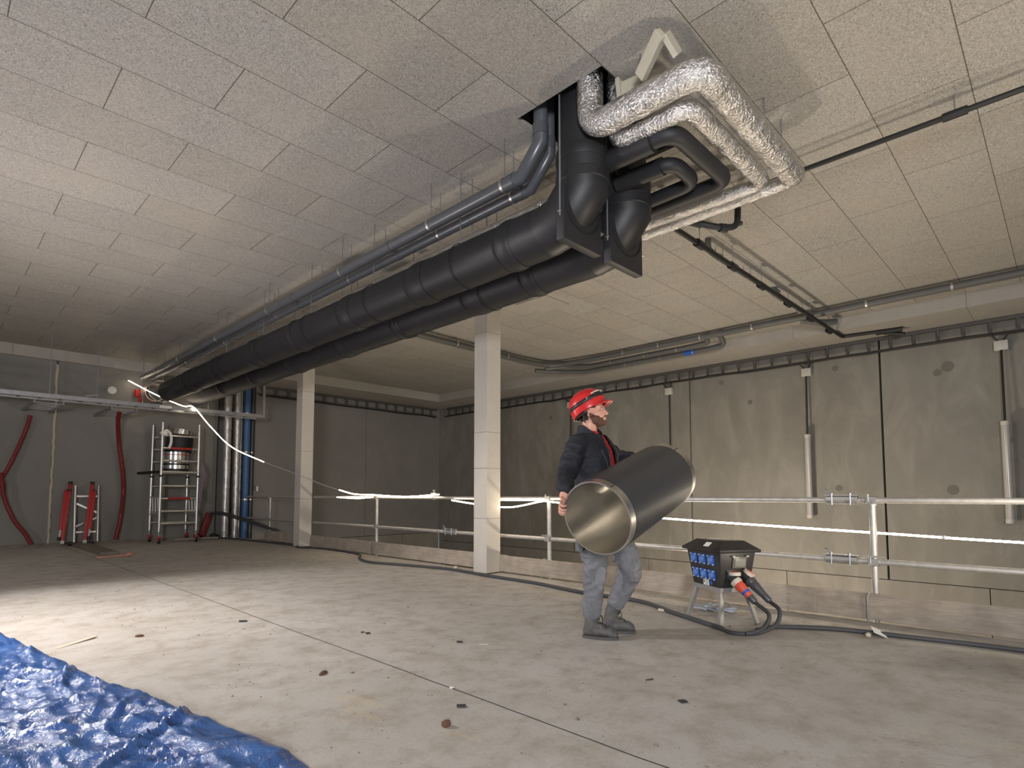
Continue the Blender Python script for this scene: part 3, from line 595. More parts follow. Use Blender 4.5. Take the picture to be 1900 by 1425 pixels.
for i, (a, b, x, l) in enumerate(((-4.4, 1.68, 5.45, 'rightmost toe board under the guard rail, beyond the power box'), (1.62, 5.52, 5.425, 'toe board behind the worker and the power box'), (5.42, 5.9, 5.47, 'short dark toe board piece behind the nearer pillar'), (5.86, 8.56, 5.45, 'toe board between the nearer pillar and the lit post'), (8.50, 13.1, 5.47, 'farthest toe board running behind the farther pillar'))):
    m = MB(); R = Euler((0, .10, 0)).to_matrix(); z0, z1 = (.015, .235); cx = x-.015
    m.box((-.019, -(b-a)/2, -.105), (.019, (b-a)/2, .105), R, (cx, (a+b)/2, .125)); tag(mesh('toe_board', m, M['wood'], smooth=False, bevel=.004), l, 'toe board', 'toe boards along the slab edge')

# ================================================================== ROPE LIGHTS
def rope(P, r, l, mat='rope', n=6):
    m = MB(); m.sweep(crom(P, n), r, 10); return mesh('rope_light', m, M[mat])
A = [(3.04, 14.72, 3.53), (3.41, 14.0, 3.17), (3.74, 13.35, 2.90), (3.85, 13.0, 2.845), (4.1, 12.75, 2.45), (4.4, 12.35, 2.01), (4.80, 11.7, 1.69)]
t = thing('rope_light', A[0], 'glowing rope light sagging from the far left wall down to the rail', 'rope light', 'rope lights')
m = MB(); m.sweep(crom(A, 8), .008, 10); mesh('lit_strip', m, M['rope'], t)
m = MB(); m.sweep(crom([(4.80, 11.7, 1.69), (5.1, 10.75, 1.41), (5.28, 10.2, 1.23), (5.4, 9.75, 1.12)], 6), .007, 8); mesh('unlit_strip', m, M['plastic'], t, label='unlit pale section of the strip')
m = MB(); m.sweep(crom([(5.4, 9.75, 1.12), (5.44, 9.3, 1.045), (5.45, 8.72, 1.03), (5.44, 7.7, 1.0), (5.44, 6.85, 1.035)], 8), .010, 10); mesh('lit_strip', m, M['rope'], t)
m = MB(); m.sweep(crom([(5.44, 9.9, .985), (5.44, 9.2, .965), (5.45, 8.75, .99)], 5), .008, 8); mesh('lit_strip', m, M['rope'], t)
t = thing('rope_light', (5.44, 6.5, .95), 'glowing rope light sagging below the upper rail behind the nearer pillar and beside the hand', 'rope light', 'rope lights')
m = MB(); m.sweep(crom([(5.44, 6.55, .95), (5.43, 5.95, .895), (5.43, 5.35, .865), (5.43, 4.80, .945), (5.43, 4.65, .945), (5.42, 4.1, .90), (5.42, 3.4, .82)], 8), .009, 10); mesh('lit_strip', m, M['rope'], t)
m = MB(); m.sweep([(5.462, y, .958) for y in (5.6, 5.1, 4.75)], .005, 8); mesh('lit_strip', m, M['rope'], t)
t = thing('rope_light', (5.85, 3, .76), 'bright straight rope light behind the post at the right edge of the photo', 'rope light', 'rope lights')
m = MB(); m.sweep(crom([(5.85, 3.9, .80), (5.85, 3.3, .765), (5.85, 2.3, .73), (5.86, 1.2, .695), (5.88, .2, .665), (5.9, -2.0, .64)], 8), .0085, 10); mesh('lit_strip', m, M['rope2'], t)
m = MB(); m.cyl((5.858, .79, .683), (5.858, .77, .682), .017, 10); mesh('connector', m, M['plastic'], t)

# ================================================================== LEFT WALL STUFF
def hose(P, r, l):
    Q = crom(P, 14); out = []
    for i in range(len(Q)-1):
        d = (Q[i+1]-Q[i]).length; n = max(1, int(d/.018))
        for k in range(n): out.append(Q[i].lerp(Q[i+1], k/n))
    m = MB(); m.sweep(out, [r*(1 if k % 2 else .86) for k in range(len(out))], 14); return tag(mesh('corrugated_hose', m, M['hose'], ang=20), l, 'hose', 'red hoses on the left wall')
hose([(2.74, 13.9, 2.72), (2.78, 14.2, 2.55), (2.90, 14.62, 2.1), (3.01, 14.7, 1.47), (3.03, 14.7, .95), (2.98, 14.66, .45), (2.90, 14.6, .06)], .045, 'long red corrugated hose hanging right of the red stabiliser legs')
hose([(1.42, 14.72, 2.60), (1.36, 14.72, 2.3), (1.20, 14.70, 1.75), (1.06, 14.68, 1.38), (.92, 14.66, 1.1), (.80, 14.7, .9)], .037, 'dim red hose coming down at the left edge and crossing another')
hose([(1.02, 14.62, 1.45), (1.05, 14.60, 1.25), (1.10, 14.62, .95), (1.25, 14.62, .55), (1.42, 14.6, .28), (1.53, 14.55, .05)], .040, 'red corrugated hose curving down to the floor at the left edge')
def stab(x, y, l, s):
    t = thing('stabiliser_leg', (x, y, 0), l, 'scaffold outrigger', 'red folded outrigger legs')
    top = V((x+.13, y+.26, 1.30)); a = V((x, y, .05)); d = (top-a)
    P = lambda k, o=0: a+d*k+V((o, 0, 0))
    m = MB(); m.bar(P(.03), P(.97), .055, .055, (0, 1, 0)); mesh('main_tube', m, M['red'], t, bevel=.006)
    m = MB(); m.bar(P(.22, -.055*s), P(.86, -.055*s), .055, .06, (0, 1, 0)); mesh('folded_arm', m, M['red'], t, bevel=.006)
    m = MB(); m.cyl(P(.95), P(1.0), .036, 14); m.cyl(P(.86, -.055*s)+V((0, -.01, -.02)), P(.86, .02)+V((0, -.01, 0)), .028, 10); mesh('end_cap', m, M['black'], t)
    m = MB(); m.bar(P(.10, -.055*s), P(.22, -.055*s), .03, .03, (0, 1, 0)); m.bar(P(0), P(.05), .06, .06, (0, 1, 0)); mesh('aluminium_end', m, M['alu'], t)
    m = MB(); m.cyl(P(.06, -.06*s), P(.11, -.055*s), .03, 12); m.cyl(V((x+.14, y-.02, .05)), V((x+.10, y-.02, .05)), .045, 14); m.cyl(V((x+.02, y, .06)), V((x+.12, y-.02, .055)), .018, 8); mesh('rubber_foot', m, M['black'], t)
    m = MB()
    for k in (.35, .48, .6, .72): m.bar(P(k, .030), P(k+.06, .030), .004, .03, (0, 1, 0))
    mesh('warning_sticker', m, M['white'], t, smooth=False)
stab(1.99, 14.50, 'red folded outrigger leg leaning on the wall, the left one', 1)
stab(2.34, 14.40, 'red folded outrigger leg leaning in front of the aluminium frame', -1)
t = thing('aluminium_frame', (2.38, 14.6, 0), 'aluminium ladder frame with zigzag brace leaning behind the red leg', 'scaffold frame')
for x in (2.19, 2.58):
    m = MB(); m.cyl((x, 14.53, .07), (x+.01, 14.72, 1.22), .026, 14); mesh('side_tube', m, M['alu'], t)
for z in (.27, 1.0):
    m = MB(); y = 14.53+.19*z/1.2; m.bar((2.2, y, z), (2.57, y, z), .03, .035); mesh('rung', m, M['alu'], t, smooth=False)
m = MB()
for a, b in (((2.2, .86), (2.57, .66)), ((2.57, .56), (2.2, .38))): m.bar((a[0], 14.53+.19*a[1]/1.2, a[1]), (b[0], 14.53+.19*b[1]/1.2, b[1]), .02, .035)
mesh('zigzag_brace', m, M['alu'], t, smooth=False)
# rolling scaffold tower
t = thing('scaffold_tower', (3.9, 14.2, 0), 'white aluminium rolling scaffold tower with red castors at the left wall', 'scaffold tower')
TX = (3.52, 4.24); TY = (13.85, 14.58)
R4 = [(x, y) for y in TY for x in TX]
for (x, y) in R4:
    m = MB(); m.cyl((x, y, .25), (x, y, 1.44), .031, 16); m.cyl((x, y, 1.44), (x, y, 2.58 if y < 14 or x < 4 else 1.5), .028, 16); mesh('standard', m, M['alu'], t)
    m = MB(); m.cyl((x, y, 1.41), (x, y, 1.45), .036, 12); mesh('locking_ring', m, M['black'], t)
    m = MB(); m.cyl((x, y, .12), (x, y, .36), .020, 12); mesh('adjusting_leg', m, M['zinc'], t)
    w_ = MB(); w_.cyl((x-.02, y-.03, .062), (x+.02, y-.03, .062), .06, 20); c_ = mesh('castor', w_, M['black'], t)
    m = MB(); m.obox((x, y-.035, .10), (.062, .055, .11)); mesh('castor_bracket', m, M['red'], c_, smooth=False, bevel=.008, label='red castor bracket')
for y in TY:
    for z in (.42, .68, .95, 1.22, 1.50, 1.76, 2.03, 2.30):
        m = MB(); m.cyl((TX[0], y, z), (TX[1], y, z), .024, 12); mesh('rung', m, M['alu'], t)
        if y < 14 and z in (.95, 2.03):
            m = MB(); m.cyl((TX[0]+.14, y, z), (TX[1]-.14, y, z), .0248, 12); mesh('red_band', m, M['red'], t, label='red printed band on a rung')
for x in TX:
    for z in (.60, .98):
        m = MB(); m.cyl((x, TY[0], z), (x, TY[1], z), .017, 10); mesh('side_brace', m, M['alu'], t)
    m = MB()
    for k in range(3): m.cyl((x, TY[0]+.1+.2*k, .60), (x, TY[0]+.16+.2*k, .98), .011, 8); m.cyl((x, TY[0]+.16+.2*k, .98), (x, TY[0]+.3+.2*k, .60), .009, 8)
    mesh('lattice', m, M['alu'], t)
m = MB(); m.box((3.55, 13.87, 1.485), (4.20, 14.56, 1.53)); mesh('platform', m, M['alu'], t, smooth=False, bevel=.006)
m = MB(); m.cyl((3.54, 13.83, 1.52), (4.2, 13.83, 1.52), .024, 12); mesh('platform_edge', m, M['alu'], t)
m = MB(); m.bar((3.30, 14.62, 1.50), (3.50, 13.95, 1.52), .12, .05); tag(mesh('black_case', m, M['black'], smooth=False, bevel=.01), 'flat black case sticking out of the left side of the scaffold tower', 'case')
cx, cy = 3.90, 14.22
t = thing('steel_duct_piece', (cx, cy, 1.53), 'shiny steel duct piece on the platform of the scaffold tower', 'duct piece', 'duct pieces on the tower')
for a, b, r, mt, nm in ((1.53, 1.60, .25, 'black', 'seal_ring'), (1.60, 1.68, .255, 'steel', 'ring'), (1.68, 1.72, .262, 'black', 'seal_ring'), (1.72, 1.90, .25, 'steel', 'ring'), (1.90, 1.915, .258, 'red', 'seal_ring'), (1.915, 1.97, .25, 'steel', 'ring')):
    m = MB(); m.tube((cx, cy, a), (cx, cy, b), r, r-.01, 40); mesh(nm, m, M[mt], t)
t = thing('black_duct_piece', (cx+.06, cy, 1.98), 'black lagged duct piece with a bare steel top, stacked on the steel one', 'duct piece', 'duct pieces on the tower')
m = MB(); m.sweep([(cx+.03, cy, 1.98), (cx+.05, cy, 2.22), (cx+.06, cy, 2.36)], [.262, .27, .262], 36); mesh('lagging', m, M['rubber2'], t)
m = MB(); m.tube((cx+.06, cy, 2.35), (cx+.08, cy, 2.47), .235, .225, 36); mesh('ring', m, M['steel'], t)
m = MB(); m.sweep(crom([(3.50, 13.80, 2.33), (3.58, 13.79, 2.40), (3.66, 13.80, 2.32), (3.67, 13.79, 2.15), (3.63, 13.78, 2.02)], 6), .028, 8); m.ell((3.54, 13.82, 2.34), (.075, .05, .055)); tag(mesh('white_cloth', m, M['white']), 'white cloth tied at the top left of the scaffold tower', 'cloth')
m = MB(); P = []
for k in range(5): m.sweep(crom([(4.28, 13.82, 1.80), (4.31+.015*k, 13.82, 1.5), (4.30+.02*sin(k*2), 13.83, 1.1), (4.28+.01*k, 13.82, .72+.05*k)], 5), .012, 6)
tag(mesh('hanging_rope', m, simple('mottled_rope', (.20, .15, .20), .8, var=.6, scale=60)), 'bundle of mottled rope hanging on the right side of the scaffold tower', 'rope')
m = MB(); m.bar((4.62, 14.72, .06), (4.80, 14.74, .60), .15, .12, (0, 1, 0)); tag(mesh('red_pipe', m, M['hose'], bevel=.03), 'dark red pipe stub leaning out of the floor left of the upright pipes', 'pipe')
for k in range(2):
    m = MB(); m.sweep(crom([(4.78, 14.70, .50), (4.80+.02*k, 14.62, .60-.02*k), (4.92, 14.4, .62-.04*k), (5.10, 14.05, .55-.05*k), (5.28, 13.4, .42-.04*k), (5.42, 12.75, .29-.02*k), (5.52, 12.5, .2), (5.56, 12.3, -.3)], 8), .022, 10); tag(mesh('grey_cable', m, M['gcable']), ('upper' if k == 0 else 'lower')+' of two thick grey cables arching from the red pipe stub past the upright pipes', 'cable', 'arching cables')
for x, y, r in ((4.52, 14.68, .075), (4.86, 14.66, .07)):
    m = MB(); m.tube((x, y-.1, .05), (x+.03, y+.1, .05), r, r-.01, 24); tag(mesh('black_pipe_ring', m, M['black']), 'black pipe ring lying on the floor '+('left' if x < 4.6 else 'right')+' of the red pipe stub', 'pipe offcut', 'pipe offcuts on the floor')
m = MB(); m.box((2.16, 11.85, .002), (2.42, 14.7, .055)); tag(mesh('floor_plank', m, M['wood2'], smooth=False, bevel=.006), 'grey plank lying on the floor pointing away from the left wall', 'plank')
m = MB(); m.sweep(crom([(2.02, 11.42, .012), (2.15, 11.38, .015), (2.32, 11.42, .018), (2.45, 11.36, .02)], 6), .012, 6); m.ell((2.47, 11.38, .035), (.05, .03, .03))
tag(mesh('barrier_tape', m, simple('red_white_tape', (.55, .22, .18), .6, var=.8, scale=12)), 'crumpled red and white tape in front of the plank end', 'tape')
m = MB(); m.bar((4.0, 14.5, .03), (4.9, 14.45, .03), .07, .035); tag(mesh('timber_batten', m, M['wood'], smooth=False), 'brown batten on the floor behind the scaffold tower', 'batten')
# lagged pipe down in the void corner
m = MB(); P = [(6.35, 14.0-.35*k, -.02+.02*sin(k)) for k in range(20)]; m.sweep(P, [.10+.012*sin(k*1.7) for k in range(20)], 18); tag(mesh('lagged_pipe', m, M['terra']), 'dusty tan lagged pipe low in the void behind the farther pillar', 'pipe')
m = MB(); m.box((5.46, 11.2, -.12), (5.9, 13.9, -.02)); tag(mesh('ledge_slab', m, M['block'], smooth=False), 'dusty ledge beside the slab edge in the dark corner', 'ledge')

# ================================================================== FLOOR CABLES
m = MB(); P = [(4.3, 14.5, .02), (4.97, 14.35, .02), (5.20, 12.3, .02), (5.27, 11.2, .02), (5.13, 10.8, .02), (5.33, 10.2, .02), (5.29, 8.9, .02), (4.92, 8.2, .02), (4.76, 7.65, .02), (4.88, 7.1, .02), (5.0, 6.6, .02), (5.07, 6.1, .02), (5.0, 5.3, .02), (4.96, 4.44, .02), (4.83, 3.69, .02), (4.82, 3.01, .02), (4.56, 2.52, .02), (4.36, 2.12, .02), (4.27, 1.95, .022)]
m.sweep(crom(P, 8), .019, 10); tag(mesh('floor_cable', m, M['gcable']), 'thick grey cable winding over the floor past the pillars to the power box', 'cable')
m = MB(); m.sweep(crom([(4.40, 1.74, .02), (4.62, 1.68, .02), (4.86, 1.33, .02), (4.96, .86, .02), (5.05, .28, .02), (5.1, -.6, .02), (5.0, -2, .02)], 8), .017, 10); tag(mesh('floor_cable', m, M['gcable']), 'thick dark cable lying on the floor from the power box to the right edge', 'cable')

# ================================================================== POWER DISTRIBUTION BOX
O_ = V((4.66, 2.13, 0)); e1 = V((.875, -.483, 0)).normalized(); e2 = V((.483, .875, 0)).normalized()
def bp(a, b, z): return O_+e1*a+e2*b+V((0, 0, z))
t = thing('power_box', O_, 'black power distribution box on steel legs with blue sockets and red plugs', 'power box')
def frust(z0, a0, b0, z1, a1, b1, m=None):
    m = m or MB(); q = [bp(sx*a/2, sy*b/2, z) for z, a, b in ((z0, a0, b0), (z1, a1, b1)) for sx, sy in ((-1, -1), (1, -1), (1, 1), (-1, 1))]
    return m.add(q, [(3, 2, 1, 0), (4, 5, 6, 7), (0, 1, 5, 4), (1, 2, 6, 5), (2, 3, 7, 6), (3, 0, 4, 7)])
BA0, BB0, BA1, BB1, BZ0, BZ1 = .27, .36, .335, .45, .285, .575
mesh('housing', frust(BZ0, BA0, BB0, BZ1, BA1, BB1), M['boxblk'], t, bevel=.008, ang=30)
m = frust(BZ1-.005, .385, .51, BZ1+.018, .395, .52); frust(BZ1+.018, .385, .51, BZ1+.085, .22, .33, m); mesh('lid', m, M['boxblk'], t, bevel=.004, ang=30)
mesh('base_frame', frust(BZ0-.03, BA0+.005, BB0+.005, BZ0+.005, BA0+.01, BB0+.01), M['zinc'], t, smooth=False)
for sx in (-1, 1):
    for sy in (-1, 1):
        m = MB(); m.bar(bp(sx*.115, sy*.155, BZ0-.02), bp(sx*.17, sy*.22, .006), .03, .03, tuple(e1)); m.obox(bp(sx*.17, sy*.22, .003), (.06, .06, .006), atan2(e1.y, e1.x)); mesh('leg', m, M['zinc'], t, smooth=False)
m = MB()
for sx in (-1, 1): m.cyl(bp(sx*.15, -.2, .105), bp(sx*.15, .2, .105), .004, 6)
m.cyl(bp(-.15, 0, .105), bp(.15, 0, .105), .004, 6); mesh('wire_shelf', m, M['zinc'], t)
def facepos(face, u, z):                                        # a point on the sloping side: face L = -e1 side, face F = -e2 side
    k = (z-BZ0)/(BZ1-BZ0); a = BA0+(BA1-BA0)*k; b = BB0+(BB1-BB0)*k
    return bp(-a/2, -u, z) if face == 'L' else bp(u, -b/2, z)
nL = (-e1*(BZ1-BZ0)-V((0, 0, 1))*(BA1-BA0)/2).normalized(); nF = (-e2*(BZ1-BZ0)-V((0, 0, 1))*(BB1-BB0)/2).normalized()
def plate(face, u, z, w_, h_, th, m, lift=0):
    n = nL if face == 'L' else nF; h = (-e2 if face == 'L' else e1); v = n.cross(h).normalized(); v = v if v.z > 0 else -v
    c = facepos(face, u, z)+n*(lift); q = [c+h*sx*w_/2+v*sy*h_/2+n*d for d in (0, th) for sx, sy in ((-1, -1), (1, -1), (1, 1), (-1, 1))]
    return m.add(q, [(3, 2, 1, 0), (4, 5, 6, 7), (0, 1, 5, 4), (1, 2, 6, 5), (2, 3, 7, 6), (3, 0, 4, 7)])
for r_, z in enumerate((.505, .385)):
    for k, u in enumerate((-.125, -.01, .105)):
        u = u*(1-.08*r_)-.0
        s = mesh('socket', plate('L', u, z, .078, .082, .012, MB()), M['sblue'], t, bevel=.004, ang=30, label='blue socket')
        c = facepos('L', u, z)+nL*.012; h = -e2; v = nL.cross(h); m = MB()
        m.sweep([c, c+nL*.012], [.030, .027], 20); m.sweep([c+nL*.012, c+nL*.016], [.022, .020], 18); mesh('socket_flap', m, M['sblue2'], s)
        m = MB()
        for sx in (-1, 1):
            for sy in (-1, 1): q = c+h*sx*.031+v*sy*.033; m.cyl(q-nL*.002, q+nL*.006, .0065, 10)
        mesh('screw', m, M['plastic'], s)
mesh('notice_sticker', plate('L', .0, .315, .075, .045, .0015, MB(), .0005), M['white'], t, smooth=False, label='white notice sticker')
m = MB()
for k in range(4): plate('L', .012, .302+.009*k, .042-.008*(k % 2), .003, .0006, m, .002)
plate('L', -.026, .322, .012, .024, .0006, m, .002); mesh('sticker_print', m, M['groove'], t, smooth=False)
mesh('tape_label', plate('L', -.0, .270, .070, .020, .002, MB(), .0025), M['white'], t, smooth=False)
mesh('blue_tag', plate('L', .068, .318, .024, .028, .002, MB(), .0005), M['sblue'], t, smooth=False)
k = .45; c = bp(-.08, -.21, BZ1+.052); m = MB(); m.add([c+e2*.045-e1*.04+V((0, 0, -.004)), c+e2*.045+e1*.0+V((0, 0, .0)), c-e2*.0+e1*.0, c-e2*.0-e1*.04], [])
m = MB(); q0 = [(-.178, .10, .029), (-.178, .03, .029), (-.135, .03, .064), (-.135, .10, .064)]
q = [bp(a*1.0-.004, -b_+.02, BZ1+z_) for a, b_, z_ in [(-.172, .10, .031), (-.172, .03, .031), (-.130, .03, .068), (-.130, .10, .068)]]
m.add(q+[x-V((0, 0, .003)) for x in q], [(0, 1, 2, 3), (7, 6, 5, 4), (0, 4, 5, 1), (1, 5, 6, 2), (2, 6, 7, 3), (3, 7, 4, 0)]); mesh('lid_sticker', m, M['white'], t, smooth=False)
# breaker window and CEE couplings on the front face
w_ = mesh('breaker_window', plate('F', .015, .495, .125, .09, .014, MB()), simple('smoky_window', (.16, .155, .13), .25), t, bevel=.004, ang=30)
m = MB(); plate('F', .015, .495, .095, .06, .004, m, .015); mesh('window_pane', m, simple('dusty_pane', (.24, .24, .20), .3), w_, bevel=.001)
m = MB()
for sx in (-.05, .08): plate('F', sx, .545, .018, .012, .012, m, .01)
mesh('hinge', m, M['plastic'], w_, smooth=False)
def cee(u, z, l, red, loop, col):
    c = facepos('F', u, z); d = (nF*.80+V((0, 0, -.62))+e1*.30).normalized()
    s = mesh('coupling_socket', MB().sweep([c-d*.01, c+d*.055], [.042, .040], 24), M['boxblk'], t)
    mesh('mount_plate', plate('F', u, z, .095, .10, .008, MB()), M['boxblk'], t, bevel=.003)
    lc = c+d*.045+V((0, 0, .052)); ax = V((0, 0, 1)) if red else (V((0, 0, .8))+e1*.45-e2*.45).normalized()
    m = MB(); m.sweep([lc-ax*.012, lc+ax*.014], .047, 26); lid = mesh('flap_lid', m, M['cream'], t, label='cream round flap lid')
    m = MB(); m.sweep([lc+ax*.013, lc+ax*.016], .032, 22); mesh('lid_badge', m, M['orange'], lid, label='red lid badge')
    a = c+d*.05; m = MB(); m.sweep([a, a+d*.02, a+d*.035], [.044, .045, .040], 24); mesh('plug_collar', m, M['cream'] if red else M['gplug'], t)
    b = a+d*.035; m = MB(); m.sweep([b, b+d*.03, b+d*.05, b+d*.10, b+d*.13], [.037, .040, .036, .030, .026], 24); mesh('plug_body', m, M['orange'] if red else M['gplug'], t, label='red plug' if red else 'dark grey plug')
    if red:
        m = MB(); m.sweep([b+d*.075, b+d*.095], [.0345, .0325], 24); mesh('blue_band', m, M['sblue'], t)
    g = b+d*.125; m = MB(); m.sweep([g, g+d*.05, g+d*.06], [.028, .026, .020], 16); mesh('cable_gland', m, M['gplug'], t)
    h = g+d*.055; P = [h-d*.01, h+d*.012]+loop; m = MB(); m.sweep(crom(P, 8), .0155, 12); mesh('supply_cable', m, M['gcable'], t)
cee(-.05, .385, '', True, [V((4.405, 1.652, .15)), V((4.33, 1.648, .083)), V((4.24, 1.675, .05)), V((4.17, 1.73, .035))], 0)
cee(.085, .385, '', False, [V((4.515, 1.615, .170)), V((4.435, 1.605, .088)), V((4.325, 1.648, .045)), V((4.215, 1.71, .03)), V((4.18, 1.83, .024)), V((4.24, 1.93, .022))], 0)
m = MB(); rnd = random.Random(2)
for k in range(7):
    a = rnd.uniform(0, 3.1); c = V((4.93+rnd.uniform(-.1, .12), 2.36+rnd.uniform(-.12, .12), .02+.004*k)); d = V((cos(a)*.13, sin(a)*.13, .008)); m.bar(c-d, c+d, .035, .010)
tag(mesh('crumpled_rag', m, simple('blue_white_rag', (.36, .42, .52), .8, var=.8, scale=30), bevel=.003), 'crumpled blue and white rag on the floor behind the legs of the power box', 'rag')

# ================================================================== TARPAULIN
import numpy as np
rnd = random.Random(11); m = MB(); NX, NY = 260, 330; X0 = -2.4
E_ = [(6.3, .38), (5.74, .45), (5.03, .56), (4.39, .67), (3.84, .745), (3.54, .84), (3.2, .90), (2.96, .95), (2.67, 1.01), (2.49, 1.04), (2.31, 1.07), (2.11, 1.07), (1.9, 1.02), (1.0, .9), (.4, .8)]
ey = [a for a, b in E_][::-1]; ex = [b for a, b in E_][::-1]
folds = [(V((rnd.uniform(-1.6, .9), rnd.uniform(1.4, 5.6))), rnd.uniform(0, pi), rnd.uniform(.25, .9), rnd.uniform(.010, .03), rnd.uniform(.014, .038)) for _ in range(80)]
vs = []
for j in range(NY+1):
    y = .6+5.5*j/NY; xe = float(np.interp(y, ey, ex)); 
    for i in range(NX+1):
        q = i/NX; x = X0+(xe-X0)*q; p = V((x, y, 0)); edge = min(1, (xe-x)/.10, (6.1-y)/.1)
        r1 = 1-abs(noise.noise(p*2.1+V((0, 0, 3))))*2.6; r2 = 1-abs(noise.noise(V((x*3.4+y*1.2, y*3.0-x*1.5, 5))))*3; r3 = noise.noise(p*11); r4 = noise.noise(p*26)
        r5 = 1-abs(noise.noise(V((x*7+y*3, y*4-x*2, 9))))*3.2; r6 = 1-abs(noise.noise(V((x*15-y*6, y*13+x*5, 2))))*2.6
        z = .008+.016*max(0, r1)**2.5+.014*max(0, r2)**2+.017*max(0, r5)**2+.006*max(0, r6)**2+.003*r3+.002*r4
        for c, an, ln, wd, ht in folds:
            dx, dy = x-c.x, y-c.y; u = dx*cos(an)+dy*sin(an)
            if abs(u) < ln:
                v = -dx*sin(an)+dy*cos(an)+.05*sin(u*5+c.x*9)
                if abs(v) < wd*3: z += ht*math.exp(-(v/wd)**2)*(1-(u/ln)**2)
        # larger lumps under the left part and the sharp long folds
        z += .10*math.exp(-((x+.35)**2+(y-2.6)**2)/.22)+.07*math.exp(-((x-.05)**2/.03+(y-4.1)**2/.30))
        z = z*max(.0, edge)**.55+.004+.010*(1-edge)*max(0, noise.noise(V((1, y*5, 2))))*2
        vs.append((x+.012*noise.noise(p*5), y, max(.003, z)))
fs = [(j*(NX+1)+i, j*(NX+1)+i+1, (j+1)*(NX+1)+i+1, (j+1)*(NX+1)+i) for j in range(NY) for i in range(NX)]
m.add(vs, fs)
tt = NT('blue_tarpaulin'); c = tt.mix(tt.ramp(tt.noise(6, 5), [(.35, 0), (.7, 1)]), (.028, .085, .27), (.055, .14, .36)); c = tt.mix(tt.ramp(tt.noise(9, 6, .75), [(.60, 0), (.72, .5)]), c, (.28, .26, .24))
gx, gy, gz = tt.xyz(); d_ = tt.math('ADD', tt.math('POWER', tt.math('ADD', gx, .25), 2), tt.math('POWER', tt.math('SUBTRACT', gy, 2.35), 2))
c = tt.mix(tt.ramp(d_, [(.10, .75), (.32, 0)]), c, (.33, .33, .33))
tt.set('Base Color', c); tt.set('Roughness', .19); tt.set('Specular IOR Level', .75); nb = tt.bump(tt.math('ABSOLUTE', tt.math('SUBTRACT', tt.noise(17, 4, .6, 1.8), .5)), .45, .03); tt.bump(tt.math('ABSOLUTE', tt.math('SUBTRACT', tt.noise(55, 4, .65, 1.5), .5)), .22, .008, nb)
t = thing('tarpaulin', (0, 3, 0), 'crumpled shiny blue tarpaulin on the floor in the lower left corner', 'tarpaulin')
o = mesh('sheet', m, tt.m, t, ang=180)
for (x, y) in ((.98, 2.42), (.80, 3.32), (.50, 5.05)):
    m = MB(); m.sweep([(x+cos(u)*.011, y+sin(u)*.011, .026) for u in [2*pi*k/14 for k in range(15)]], .004, 6); mesh('eyelet', m, M['clamp'], t)

# ================================================================== LITTER ON THE FLOOR
def blob(x, y, sx, sy, sz, mat, lab, cat='debris', rz=0, nm='clod'):
    m = MB(); m.ell((0, 0, 0), (sx, sy, sz), None, 14, 8); R = Euler((0, 0, rz)).to_matrix(); m.v = [tuple(R @ (V(v)*(1+.35*noise.noise(V(v)*70+V((x, y, 0)))))+V((x, y, sz*.7))) for v in m.v]
    return tag(mesh(nm, m, mat, ang=60), lab, cat)
blob(1.66, 3.14, .034, .016, .010, M['brown'], 'dark brown clod near the long floor seam left of centre', rz=.5)
blob(1.68, 2.05, .022, .018, .017, M['brown'], 'reddish brown clod casting a shadow at the bottom middle of the floor')
blob(1.15, 4.91, .030, .015, .010, M['brown'], 'small brown clod on the bright floor above the tarpaulin', rz=-.5)
blob(2.35, 3.86, .016, .012, .006, M['brown'], 'tiny brown crumb left of the middle of the floor')
blob(2.88, 1.74, .030, .007, .004, M['brown'], 'thin rust coloured chip on the floor below the power box', rz=-.4)
blob(5.17, 6.38, .05, .03, .018, M['chip'], 'crumpled pale scrap beside the cable at the foot of the nearer pillar', rz=.4)
blob(5.19, 6.15, .06, .04, .03, M['chip'], 'larger pale scrap touching the cable at the nearer pillar', rz=.9)
blob(4.86, 1.12, .03, .02, .018, M['chip'], 'small tan lump beside the cable right of the paper scrap')
def shard(x, y, a, b, rz, mat, lab, cat='scrap', th=.006, nm='shard'):
    m = MB(); R = Euler((.04, .05, rz)).to_matrix(); m.box((-a, -b, 0), (a, b, th), R, (x, y, .003)); o = mesh(nm, m, mat, smooth=False)
    return tag(o, lab, cat)
shard(1.88, 2.18, .022, .013, -.6, M['slate'], 'black flat shard close to the seam at the bottom middle')
shard(2.69, 1.44, .020, .014, -.4, M['slate'], 'black flat shard at the lower right of the floor')
shard(2.67, 3.12, .020, .013, -.7, M['slate'], 'black flat shard left of the boots of the worker')
shard(2.36, 3.80, .016, .011, -.3, M['slate'], 'small black shard farther left of the boots')
shard(1.87, 4.88, .030, .018, -.5, M['slate'], 'dark leaf-like scrap left of the long floor seam')
shard(.80, 5.02, .016, .15, -.95, M['chip'], 'pale splinter of wood lying at the top edge of the tarpaulin', 'splinter', nm='splinter')
shard(2.74, 2.95, .003, .030, .9, M['chip'], 'thin white strip on the floor left of the boots', nm='strip')
m = MB(); m.obox((4.90, 1.06, .035), (.085, .10, .003), .5, .45, -.35); tag(mesh('paper_tag', m, M['white'], smooth=False), 'torn white paper tag lying over the cable at the right', 'paper')
shard(4.62, 2.60, .010, .085, .2, M['chip'], 'pale wood splinter leaning on the cable left of the power box', 'splinter', .02, nm='splinter')
shard(2.02, 2.42, .010, .008, .2, M['white'], 'white crumb sitting right on the long floor seam', nm='crumb')
m = MB(); rnd = random.Random(5)
